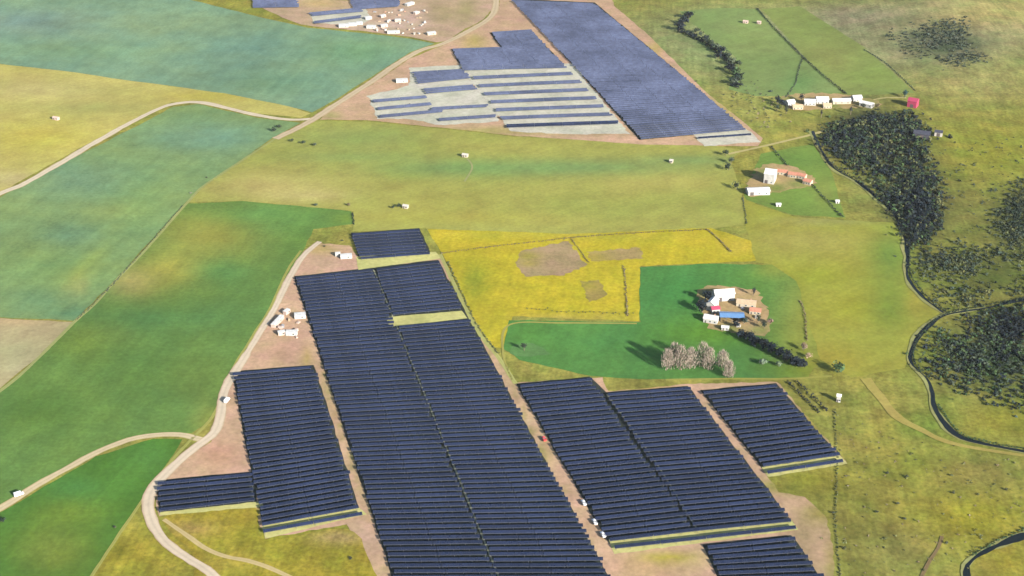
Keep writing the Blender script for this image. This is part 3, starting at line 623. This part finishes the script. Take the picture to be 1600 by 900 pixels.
# line of small bushes along the near edge of the yellow field
for k in range(26):
    x = 824+k*6.6+random.uniform(-1.5, 1.5); y = 486+.03*(x-824)+random.uniform(-1.5, 1.5)-(3 if k < 6 else 0)
    shrub(P(x, y), random.uniform(1.1, 1.9), random.uniform(.8, 1.2), (.055, .06, .025), 'small dark bush in the row along the lower edge of the yellow field', 'bushes lining the yellow field', 36)
for x, y, lab in [(1386, 740, 'dark shrub in the rough pasture, left one of a pair side by side'), (1417, 746, 'dark shrub in the rough pasture, right one of a pair side by side'), (1403, 788, 'larger dark shrub in the middle of the rough pasture at lower right'),
                  (1370, 801, 'lone dark shrub in rough pasture left of the larger one'), (1413, 812, 'dark shrub in rough pasture just below the larger one'), (1572, 766, 'lone dark shrub near the right edge of the rough pasture'),
                  (1490, 771, 'lone dark shrub in rough pasture halfway to the right edge'), (1302, 803, 'dark shrub at the tip of the brown earth at lower right'), (1320, 858, 'dark shrub beside the brown earth near the bottom edge'), (1478, 850, 'dark shrub at the head of the small gully'),
                  (507, 386, 'dark shrub on the pink earth above the central solar field'), (535, 377, 'tiny dark shrub on the yellow grass beside the short solar block'), (547, 873, 'lone dark shrub on rough grass near the bottom edge'),
                  (1088, 128, 'dark shrub just right of the far solar field'), (1131, 149, 'tiny dark shrub on the yellowish slope right of the far solar field'), (640, 164, 'grey shrub on the pink earth by the small gravel pad'), (323, 278, 'dark shrub beside the narrow track at the crop corner'), (298, 303, 'pale shrub beside the narrow track at the crop edge'), (180, 825, 'grey bush by the edge of the bottom left crop')]:
    shrub(P(x, y), 1.8, 1.5, (.035, .042, .025) if 'pale' not in lab else (.2, .2, .15), lab)

# trees
for k, (x, y, h, r) in enumerate([(1042, 578, 16, 4.4), (1053, 572, 18, 4.8), (1063, 578, 18.5, 5.0), (1078, 577, 16.5, 4.6), (1097, 573, 19, 5.4), (1107, 578, 17, 4.8), (1128, 575, 13, 4.8), (1138, 590, 12, 4.2)]):
    xy = P(x, y); rnd2 = random.Random(k+40)
    lab = 'bare pinkish tree, %s in the clump on the green field' % ['leftmost', 'second from the left and taller', 'third from the left', 'fourth from the left', 'tallest one right of the gap', 'right of the tallest', 'shorter one second from the right', 'shortest at the right end'][k]
    t = thing('bare_tree', lab, 'tree', xy, 0, 'bare trees on the green field')
    tr = MB(); tr.tube((0, 0, -.3), (0, 0, h*.45), .3, .2, 7); tr.tube((0, 0, h*.45), (.3, .1, h*.92), .2, .04, 6)
    for q in range(9):
        a = q*2.4; z = h*(.15+.06*q); rr = r*rnd2.uniform(.45, .8)
        tr.tube((0, 0, z), (math.cos(a)*rr, math.sin(a)*rr, z+h*.3), .1, .03, 5)
    tr.build('trunk', M['bark'], t)
    cr = MB()
    for q in range(760):
        a = rnd2.uniform(0, 6.28); z = rnd2.uniform(.08, .97); rad = r*math.sin(math.pi*min(1, .18+.82*z))**.45*math.sqrt(rnd2.random())*rnd2.uniform(.7, 1.1)
        o = Vector((math.cos(a)*rad, math.sin(a)*rad, h*z)); d = Vector((math.cos(a)*.35, math.sin(a)*.35, 1))+Vector((rnd2.gauss(0, .25), rnd2.gauss(0, .25), 0)); d.normalize()
        s = d.orthogonal().normalized(); s2 = d.cross(s); t2 = rnd2.uniform(0, 6.28); s = s*math.cos(t2)+s2*math.sin(t2)
        l, w = rnd2.uniform(1.2, 2.6), rnd2.uniform(.1, .22); v = rnd2.uniform(.75, 1.25)
        cr.add([tuple(o-s*w), tuple(o+s*w), tuple(o+d*l)], [(0, 1, 2)], (.205*v, .17*v, .14*v))
    cr.build('crown', M['leaf'], t, colour=True)
for k, (x, y, h) in enumerate([(1158, 528, 7), (1170, 533, 8), (1181, 540, 8), (1193, 546, 9), (1205, 552, 9), (1217, 558, 9), (1229, 564, 9), (1241, 570, 8), (1251, 574, 7)]):
    tree(P(x, y), h*.95, 4.3, NAVY, 'evergreen_tree', 'dark evergreen in the slanting windbreak below the lower farm'+(', end nearest the farm' if k == 0 else ', end nearest the bare bushes' if k == 8 else ''), group='evergreens of the windbreak', n=420)
for x, y, h, r, c, lab in [
    (1097, 489, 11, 5.2, NAVY, 'added dark tree filling in barn shadow at the far left of the lower farmyard'), (1105, 472, 11, 4.6, NAVY, 'added dark tree filling in barn shadow behind the slanting white wing of the lower farm'), (1150, 512, 6, 2.8, NAVY, 'dark tree below the right end of the blue roofed shed'), (1162, 506, 6, 3, DARK, 'dark round tree in the lower farmyard right of the blue roof'),  # first two trees are added to stand in for the barn's dark shadow
    (1309, 582, 8, 5.0, MIDG, 'round dark green tree alone beside the path right of the lower farm'),
    (1256, 548, 7, 3.0, (.16, .12, .08), 'brown bushy tree at the end of the dark windbreak'), (1262, 560, 5, 2.5, (.2, .15, .1), 'low brown tree below the bushy brown one'),
    (1203, 507, 5, 2.6, (.14, .09, .07), 'reddish brown tree right of the lower farmyard'),
    (819, 548, 7, 2.2, DARK, 'small dark tree on the trampled patch in the green field'),
    (1177, 462, 8, 1.6, NAVY, 'slim dark cypress behind the tan roofed house'), (1184, 505, 8, 2.2, DARK, 'dark tree at the lower right corner of the lower farmyard'), (1194, 514, 6, 2.4, DARK, 'low dark tree next to the one at the farmyard corner'),
    (1192, 570, 5, 3.2, (.07, .1, .07), 'pale green tree just below the windbreak'), (1216, 572, 4, 2.4, (.07, .1, .06), 'small green tree below the windbreak, nearer its right end'),
    (1062, 48, 9, 5.5, NAVY, 'large dark tree at the head of the far tree line'), (1076, 30, 8, 5, NAVY, 'dark tree up the slope from the head of the far tree line'), (1068, 38, 8, 5, NAVY, 'dark tree squeezed between the two at the head of the far tree line'),
    (1109, 72, 7, 4, DARK, 'dark tree in the middle of the far tree line'), (1119, 78, 7, 4, GRG, 'grey green tree in the far tree line'), (1127, 84, 8, 5, NAVY, 'darkest tree in the lower half of the far tree line'), (1136, 92, 7, 4.5, DARK, 'tree below the darkest one in the far tree line'),
    (1143, 102, 7, 5, GRG, 'grey green tree near the lower end of the far tree line'), (1154, 104, 6, 3.4, DARK, 'dark tree set to the right near the lower end of the far tree line'), (1150, 118, 7, 5, MIDG, 'green tree second to last in the far tree line'), (1146, 132, 6, 4.5, GRG, 'lowest tree of the far tree line'),
    (1086, 52, 6, 4, DARK, 'dark tree just below the head of the far tree line'), (1102, 66, 7, 4.5, NAVY, 'dark tree above the middle of the far tree line'), (1122, 92, 6, 4.5, NAVY, 'dark tree left of the middle in the far tree line'), (1140, 112, 7, 5, NAVY, 'dark tree on the left of the lower far tree line'), (1153, 126, 6, 5, DARK, 'dark tree on the right near the foot of the far tree line'),
    (1095, 58, 5, 3, GRG, 'small grey tree in the gap of the far tree line'),
    (1215, 162, 7, 3.6, NAVY, 'dark tree at the left end of the far white farm'), (1222, 168, 8, 3.4, NAVY, 'dark tree beside the first white house of the far farm'), (1228, 178, 7, 2.2, DARK, 'slim dark tree in front of the left end of the far farm'), (1214, 174, 6, 3, DARK, 'low dark tree below the left end of the far farm'),
    (1252, 158, 7, 2.8, NAVY, 'dark tree between the two left white houses of the far farm'), (1283, 184, 8, 1.6, NAVY, 'slim dark cypress in front of the middle of the far farm'), (1329, 179, 8, 1.8, NAVY, 'slim dark cypress in front of the long cream house'), (1349, 170, 5, 2.2, DARK, 'dark tree in front of the right end of the far farm'), (1370, 170, 5, 2.4, BRN, 'brown tree at the right end of the far farm'),
    (1413, 153, 7, 3.2, (.02, .05, .045), 'dark green tree left of the red barn'), (1274, 222, 4, 1.6, DARK, 'dark tree at the top of the creek by the track'),
    (1134, 244, 6, 2.6, DARK, 'dark tree uppermost in the group left of the middle farm'), (1142, 256, 6, 2.8, GRG, 'grey green tree in the group left of the middle farm'), (1138, 266, 6, 3.2, DARK, 'broad dark tree in the group left of the middle farm'), (1150, 296, 6, 3, DARK, 'dark tree at the lower left corner of the middle farm'),
    (428, 206, 5, 3, DARK, 'dark tree at the road fork by the crop corner'), (436, 200, 4, 2.4, DARK, 'smaller dark tree by the road fork'), (456, 222, 4, 2, DARK, 'leftmost bush tree below the road fork'), (474, 225, 4, 2.4, DARK, 'middle bush tree below the road fork'), (492, 228, 3.5, 2.2, GRG, 'rightmost bush tree below the road fork'),
    (614, 326, 3, 1.6, DARK, 'small dark tree left of the meadow hut'), (623, 324, 4, 2.0, DARK, 'dark tree touching the meadow hut'), (545, 322, 3, 1.6, BRN, 'small brown tree at the meadow edge above the solar block'), (493, 322, 3, 1.8, GRG, 'small grey tree at the upper edge of the green crop'),
    (3, 816, 3, 2.2, DARK, 'dark tree at the left edge below the dirt road')]:
    if y < 300 and x > 1000: h *= 1.25; r *= 1.25
    tree(P(x, y), h, r, c, 'tree', lab, n=150 if y < 300 else 240)

# ------------------------------------------------------------------ buildings
def gable(name, label, xy, w, d, h, rise, wall, roof, rz=0, cat='house', group=None, windows=2, doors=1, over=.35, chimney=False, openfront=False):
    """w along local x (ridge direction), d along y; front faces local -y"""
    t = thing(name, label, cat, xy, rz, group)
    x, y = w/2, d/2; wl = MB()
    if openfront:
        wl.box(-x, x, y-.2, y, -.4, h); wl.box(-x, -x+.2, -y, y-.2, -.4, h); wl.box(x-.2, x, -y, y-.2, -.4, h)
    else:
        prof = [(-y, -.4), (y, -.4), (y, h), (0, h+rise), (-y, h)]
        wl.loft([[(s*x, a, b) for a, b in prof] for s in (-1, 1)])
    wl.build('wall', M[wall], t)
    rf = MB(); sl = rise/y
    for s in (-1, 1):
        e = y+over
        a = [(s*e, h-over*sl+.05), (0, h+rise+.05), (0, h+rise+.2), (s*e, h-over*sl+.2)]
        rf.loft([[(q*(x+over), p[0], p[1]) for p in a] for q in (-1, 1)])
    ro = rf.build('roof', M[roof], t)
    if chimney:
        c = MB(); c.box(x*.4, x*.4+.7, .3, 1.0, h+rise*.5, h+rise+.9); c.build('chimney', M['brick'], ro)
    if openfront:
        n = max(2, int(w/4))
        for k in range(n+1):
            p = MB(); q = -x+.15+(w-.3)*k/n; p.box(q-.12, q+.12, -y, -y+.24, -.4, h); p.build('post', M['steel'], t)
        return t
    n = windows+doors
    for k in range(n):
        q = -x+w*(k+.5)/n
        if k < doors:
            dd = MB(); ww = min(3.2, w/n*.6) if cat in ('barn', 'shed') else .95; hh = min(h-.3, 3.4) if cat in ('barn', 'shed') else 2.05
            dd.box(q-ww/2, q+ww/2, -y-.05, -y+.05, 0, hh); dd.build('door', M['door'], t)
        else:
            f = MB(); f.box(q-.65, q+.65, -y-.06, -y+.05, .95, 2.15); fo = f.build('window', M['white'], t)
            g = MB(); g.box(q-.55, q+.55, -y-.09, -y-.0605, 1.05, 2.05); g.build('pane', M['glass'], fo)
    return t
A0 = R(-12)
# lower farm
gable('barn', 'largest white roofed barn at the top of the lower farmyard', P(1130, 467), 15, 8, 6.0, 2.2, 'white', 'whiteroof', R(8), 'barn', windows=1)
gable('barn', 'narrow white roofed wing slanting on the left of the lower farmyard', P(1113, 481), 10, 6, 5.6, 1.8, 'white', 'whiteroof', R(62), 'barn', windows=1)
gable('house', 'small red roofed hut between the white wings of the lower farm', P(1117, 487), 6, 5, 3.2, 1.3, 'white', 'redroof', R(10), 'hut', windows=1)
gable('house', 'white house at the lower left corner of the lower farmyard', P(1111, 502), 10, 7, 3.4, 1.6, 'white', 'whiteroof', R(-20), chimney=True)
gable('open_shed', 'long blue roofed open shed in the middle of the lower farmyard', P(1143, 499), 17, 8, 3.8, 1.0, 'darkwall', 'blueroof', R(-4), 'shed', openfront=True)
gable('house', 'wide tan roofed house at the right of the lower farmyard', P(1166, 477), 14, 7, 3.0, 1.6, 'cream', 'tan', R(-14), chimney=True)
gable('house', 'small terracotta roofed house behind the lower right of the farmyard', P(1180, 489), 8, 6, 2.8, 1.4, 'cream', 'terracotta', R(-14))
gable('hut', 'tiny white hut below the blue roofed open shed', P(1133, 515), 5, 3.4, 2.4, .7, 'white', 'whiteroof', A0, 'hut', windows=1)
# middle farm
gable('barn', 'tall white barn casting the big dark shadow at the middle farm', P(1203, 283), 9, 13, 9.0, 2.6, 'white', 'whiteroof', R(-20), 'barn', windows=1)
gable('barn', 'long low white building at the lower left of the middle farm', P(1184, 302), 19, 9, 3.6, 1.5, 'white', 'whiteroof', R(6), 'barn', windows=2)
for k, (x, y, w, lab) in enumerate([(1222, 272, 9, 'terracotta roofed house next to the tall white barn'), (1238, 276, 7, 'terracotta roofed house second from the tall white barn'), (1252, 278, 8, 'terracotta roofed house third from the tall white barn'), (1262, 287, 7, 'terracotta roofed house at the right end of the middle farm')]):
    gable('house', lab, P(x, y), w, 6, 3.0, 1.5, 'cream', 'terracotta', R((-18, -24, -30, -34)[k]), group='terracotta roofed houses of the middle farm')
gable('hut', 'tiny white hut on the lawn right below the middle farm', P(1308, 317), 3, 3, 2.2, .6, 'white', 'whiteroof', 0, 'hut', windows=0)
gable('hut', 'tiny white hut on the lawn left below the middle farm', P(1216, 322), 4, 3, 2.2, .6, 'white', 'whiteroof', 0, 'hut', windows=0)
# far farm
for x, y, w, d, h, wall, roof, rz, lab in [
    (1234, 164, 8, 7, 4, 'white', 'whiteroof', 20, 'small white house at the left end of the far white farm'), (1265, 163, 11, 8, 4, 'white', 'whiteroof', -5, 'white house second from the left at the far white farm'),
    (1284, 160, 12, 9, 4.5, 'white', 'whiteroof', 0, 'broad white house in the middle of the far white farm'), (1292, 168, 8, 6, 3, 'cream', 'tan', 0, 'tan roofed outbuilding in front of the broad white house'),
    (1314, 161, 18, 7, 3.4, 'cream', 'whiteroof', 2, 'long cream house right of the middle of the far farm'), (1338, 157, 9, 7, 4, 'white', 'whiteroof', 10, 'white house behind the right end of the far farm'),
    (1354, 166, 13, 7, 3.4, 'white', 'whiteroof', -35, 'slanting white house at the right end of the far farm'), (1246, 170, 10, 5, 2.8, 'cream', 'tan', 0, 'low tan shed in front of the left houses of the far farm')]:
    gable('house', lab, P(x, y), w, d, h, 1.6, wall, roof, R(rz))
gable('barn', 'magenta red barn standing alone right of the far farm', P(1426, 166), 9, 9, 6.5, 2.2, 'redroof', 'redroof', R(-30), 'barn', windows=0)
gable('shed', 'large dark roofed shed at the top of the dark scrub', P(1440, 214), 15, 9, 4.4, 2, 'darkwall', 'darkroof', R(-20), 'shed', windows=0)
gable('shed', 'small dark roofed shed right of the large dark one', P(1466, 212), 7, 5, 4.0, 1.6, 'concrete', 'darkroof', R(-20), 'shed', windows=0)
# lone huts
for x, y, w, lab in [(88, 187, 8, 'lone whitish hut in the yellow field at upper left'), (727, 245, 7, 'lone white hut in the middle of the wide meadow'), (1049, 254, 4, 'tiny white hut at the right of the wide meadow'), (634, 325, 6, 'white hut beside two dark trees above the short solar block'), (1165, 36, 8, 'pinkish hut in the far paddock'), (1186, 37, 6, 'small pinkish hut right of the other in the far paddock')]:
    gable('hut', lab, P(x, y), w*.7, 3.6, 2.4, .9, 'cream' if 'white' in lab else 'pink', 'concrete' if 'white' in lab else 'pink', R(-20), 'hut', windows=1)
gable('pump_house', 'tall narrow white pump house beside the rough pasture', P(1310, 627), 2.6, 2.6, 4.6, 1.0, 'white', 'whiteroof', R(-15), 'pump house', windows=1)

# site cabins and containers
def cabin(label, xy, l=6.0, w=2.5, h=2.6, rz=0, mat='white', group=None, roof='whiteroof'):
    t = thing('site_cabin', label, 'cabin', xy, rz, group)
    b = MB(); b.box(-l/2, l/2, -w/2, w/2, .15, h)
    for k in range(int(l/.6)):
        q = -l/2+.3+k*.6; b.box(q-.08, q+.08, w/2, w/2+.04, .2, h-.1)
    b.build('body', M[mat], t)
    r = MB(); r.box(-l/2-.08, l/2+.08, -w/2-.08, w/2+.08, h+.003, h+.12); r.build('roof', M[roof], t)
    d = MB(); d.box(-l*.3, -l*.3+.9, -w/2-.05, -w/2-.002, .18, 2.15); d.build('door', M['greyroof'], t)
    f = MB(); f.box(l*.1, l*.1+1.2, -w/2-.05, -w/2-.002, 1.0, 2.0); f.build('window', M['glass'], t)
    s = MB()
    for q in (-l/2+.3, l/2-.3): s.box(q-.15, q+.15, -w/2, w/2, -.3, .149)
    s.build('base', M['concrete'], t)
    return t
for x, y, l, w, rz, mat, lab in [
    (434, 505, 15, 3.2, 72, 'pink', 'long pinkish cabin slanting beside the road on the central earth yard'), (469, 496, 8, 5, 10, 'white', 'big white cabin against the edge of the central solar field'), (456, 523, 8, 4, 0, 'white', 'white cabin at the lower end of the central earth yard'), (440, 523, 5, 3, 20, 'pink', 'small pinkish cabin at the lower end of the earth yard'),
    (448, 490, 5, 3, 60, 'pink', 'small pinkish cabin at the upper end of the earth yard'),
    (541, 403, 9, 4, 10, 'white', 'white cabin on pink earth beside the short solar block'), (528, 400, 4, 2.6, 10, 'white', 'small cabin left of the white one by the short solar block'),
    (628, 128, 12, 6, 8, 'white', 'white cabin on pink earth beside the small far gravel pad'),
    (674, 54, 10, 5, 20, 'cream', 'cream cabin at the junction of the far roads'),
    (537, 42, 11, 6, 8, 'white', 'leftmost white cabin of the far compound'), (551, 40, 9, 6, 8, 'white', 'second white cabin from the left in the far compound'), (562, 38, 7, 5, 8, 'white', 'third white cabin from the left in the far compound'),
    (575, 30, 8, 5, 30, 'white', 'white cabin behind the others in the far compound'), (580, 44, 10, 6, -5, 'white', 'white cabin right of the leftmost three in the far compound'), (600, 42, 8, 5, 20, 'pink', 'pinkish cabin in the middle of the far compound'), (598, 27, 7, 4, 40, 'pink', 'pinkish cabin at the back of the far compound'),
    (615, 52, 14, 4, 5, 'white', 'long white cabin along the crop edge of the far compound'), (622, 34, 7, 5, 0, 'pink', 'pinkish cabin right of the middle of the far compound'), (640, 8, 12, 5, 50, 'white', 'slanting white cabin at the upper right of the far compound'), (650, 22, 6, 4, 50, 'pink', 'dull pinkish cabin at the right of the far compound')]:
    cabin(lab, P(x, y), l, w, 2.9, R(rz), mat)

def stack(xy, rz, n, mat, label, group):
    t = thing('material_stack', label, 'stack', xy, rz, group)
    z = .1; r2 = random.Random(int(xy[0]*9+xy[1]))
    for k in range(n):
        m = MB(); w, d, h = r2.uniform(1.6, 3.4), r2.uniform(1.2, 2.2), r2.uniform(.5, 1.1); o = r2.uniform(-.3, .3)
        m.box(-w/2+o, w/2+o, -d/2, d/2, z, z+h); z += h+.03; m.build('crate', M[mat], t)
    p = MB()
    for q in (-.8, 0, .8): p.box(q-.1, q+.1, -.6, .6, -.3, .098)
    p.build('pallet', M['bark'], t)
r3 = random.Random(77)
for k in range(34):
    x, y = r3.uniform(585, 668), r3.uniform(16, 54)
    stack(P(x, y), r3.uniform(0, 3), r3.choice((1, 2, 2, 3)), r3.choice(('white', 'pink', 'tan', 'greyroof', 'concrete', 'brick')), 'small stack of crates among the cabins on the pink earth of the far compound', 'stacks in the far compound')
for k in range(9):
    x, y = r3.uniform(436, 470), r3.uniform(494, 530)
    stack(P(x, y), r3.uniform(0, 3), r3.choice((1, 2)), r3.choice(('pink', 'tan', 'greyroof', 'concrete')), 'small stack of crates near the cabins on the central earth yard', 'stacks on the central earth yard')
for k in range(7):
    x, y = r3.uniform(1140, 1190), r3.uniform(480, 512)
    stack(P(x, y), r3.uniform(0, 3), r3.choice((1, 2)), r3.choice(('brick', 'tan', 'greyroof', 'concrete', 'darkwall')), 'small pile of crates scattered in the right half of the lower farmyard', 'piles in the lower farmyard')

# ------------------------------------------------------------------ vehicles
def wheel(t, x, y):
    w = MB(); w.tube((x, y-.12, .36), (x, y+.12, .36), .36, .36, 14); wo = w.build('wheel', M['tyre'], t)
    s = 1 if y > 0 else -1; r = MB(); r.tube((x, y+s*.121, .36), (x, y+s*.135, .36), .2, .2, 10); r.build('rim', M['rim'], wo)
def vehicle(kind, label, xy, rz, paint='paint', group=None):
    t = thing(kind, label, 'van' if kind == 'van' else 'pickup', xy, rz, group, .55)
    b = MB(); W = .95
    def ring(x, z0, z1, w=W): return [(x, -w, z0), (x, w, z0), (x, w, z1), (x, w*.93, z1+.05), (x, -w*.93, z1+.05), (x, -w, z1)]
    if kind == 'van':
        b.loft([ring(-2.8, .4, 2.3, .9), ring(-2.7, .35, 2.4), ring(1.3, .35, 2.4), ring(2.1, .35, 1.35), ring(2.8, .4, 1.05, .88)])
        b.build('body', M[paint], t)
        g = MB(); g.loft([[(1.36, -.8, 2.36), (1.36, .8, 2.36), (1.40, .8, 2.42), (1.40, -.8, 2.42)], [(2.06, -.82, 1.45), (2.06, .82, 1.45), (2.12, .82, 1.47), (2.12, -.82, 1.47)]]); g.build('windscreen', M['glass'], t)
        for s in (-1, 1):
            q = MB(); y0, y1 = sorted((s*.952, s*.975)); q.box(.5, 1.4, y0, y1, 1.35, 2.05); q.build('window', M['glass'], t)
    else:
        b.loft([ring(-2.6, .5, 1.0, .88), ring(-2.5, .42, 1.05), ring(.9, .42, 1.08), ring(2.3, .42, 1.02), ring(2.65, .5, .85, .85)])
        for y0, y1 in ((-.95, -.85), (.85, .95)): b.box(-2.55, -.75, y0, y1, 1.1, 1.4)
        b.box(-2.6, -2.5, -.84, .84, 1.1, 1.4); b.build('body', M[paint], t)
        c = MB(); c.loft([[(-.7, -.88, 1.08), (1.25, -.88, 1.08), (1.25, .88, 1.08), (-.7, .88, 1.08)], [(-.55, -.72, 1.75), (.55, -.72, 1.75), (.55, .72, 1.75), (-.55, .72, 1.75)]]); c.build('cab_glass', M['glass'], t)
        r = MB(); r.box(-.6, .6, -.75, .75, 1.753, 1.83); r.build('roof', M[paint], t)
    for x in (-1.7, 1.75):
        for y in (-.85, .85): wheel(t, x, y)
    for y in (-.6, .6):
        h = MB(); h.box(2.6, 2.84 if kind == 'van' else 2.68, y-.16, y+.16, .78, .92); h.build('headlight', M['rim'], t)
    return t
lane = math.atan2(P(850, 686)[1]-P(942, 838)[1], P(850, 686)[0]-P(942, 838)[0])
for k, (x, y, lab) in enumerate([(912, 788, 'uppermost white pickup in the line of three on the earth lane'), (929, 818, 'middle white pickup in the line of three on the earth lane'), (942, 838, 'lowest white pickup in the line of three on the earth lane')]):
    vehicle('pickup_truck', lab, P(x, y), lane, group='pickups parked on the earth lane')
vehicle('pickup_truck', 'red and dark pickup alone higher up the earth lane', P(850, 688), lane, 'redpaint')
v = vehicle('van', 'white van driving on the dirt road at lower left', P(30, 775), R(35))
vehicle('van', 'white van parked by the dirt road left of the solar block', P(355, 628), R(75))

# ------------------------------------------------------------------ air
HAZE_T = CAM_H+30
m = MB(); m.box(min(X)-50, max(X)+50, min(Y)-50, max(Y)+50, -40, HAZE_T)
hz = m.build('haze', bpy.data.materials.new('haze_air')); hz['kind'] = 'stuff'
hm = hz.data.materials[0]; hm.use_nodes = True; nt = hm.node_tree; nt.nodes.clear()
vo = nt.nodes.new('ShaderNodeVolumePrincipled'); out = nt.nodes.new('ShaderNodeOutputMaterial')
vo.inputs['Color'].default_value = (.93, .96, 1, 1); vo.inputs['Density'].default_value = .00001; vo.inputs['Anisotropy'].default_value = 0.0
nt.links.new(vo.outputs[0], out.inputs['Volume'])

# ------------------------------------------------------------------ light, sky, camera
w = bpy.data.worlds.new('World'); sc.world = w; w.use_nodes = True; nt = w.node_tree
sky = nt.nodes.new('ShaderNodeTexSky'); sky.sky_type = 'NISHITA'; sky.sun_disc = False
sky.sun_elevation = SUN_EL; sky.sun_rotation = SUN_AZ
bg = nt.nodes['Background']; bg.inputs['Strength'].default_value = .085; nt.links.new(sky.outputs[0], bg.inputs['Color'])
ld = bpy.data.lights.new('sun', 'SUN'); ld.energy = 5.0; ld.angle = R(.5); ld.color = (1, .94, .84)
lo = bpy.data.objects.new('sun', ld); C.objects.link(lo)
sd = Vector((math.sin(SUN_AZ)*math.cos(SUN_EL), math.cos(SUN_AZ)*math.cos(SUN_EL), math.sin(SUN_EL)))
lo.rotation_euler = sd.to_track_quat('Z', 'Y').to_euler(); lo.location = (200, -200, 700)
cd = bpy.data.cameras.new('camera'); cd.sensor_width = 36; cd.lens = 36*F/1600; cd.clip_start = 1; cd.clip_end = 30000
co = bpy.data.objects.new('camera', cd); C.objects.link(co); co.location = (0, 0, CAM_H); co.rotation_euler = (math.pi/2-PITCH, 0, 0)
sc.camera = co
vs = sc.view_settings; vs.view_transform = 'Standard'; vs.look = 'None'; vs.gamma = 1; vs.exposure = 1.78; vs.use_curve_mapping = False
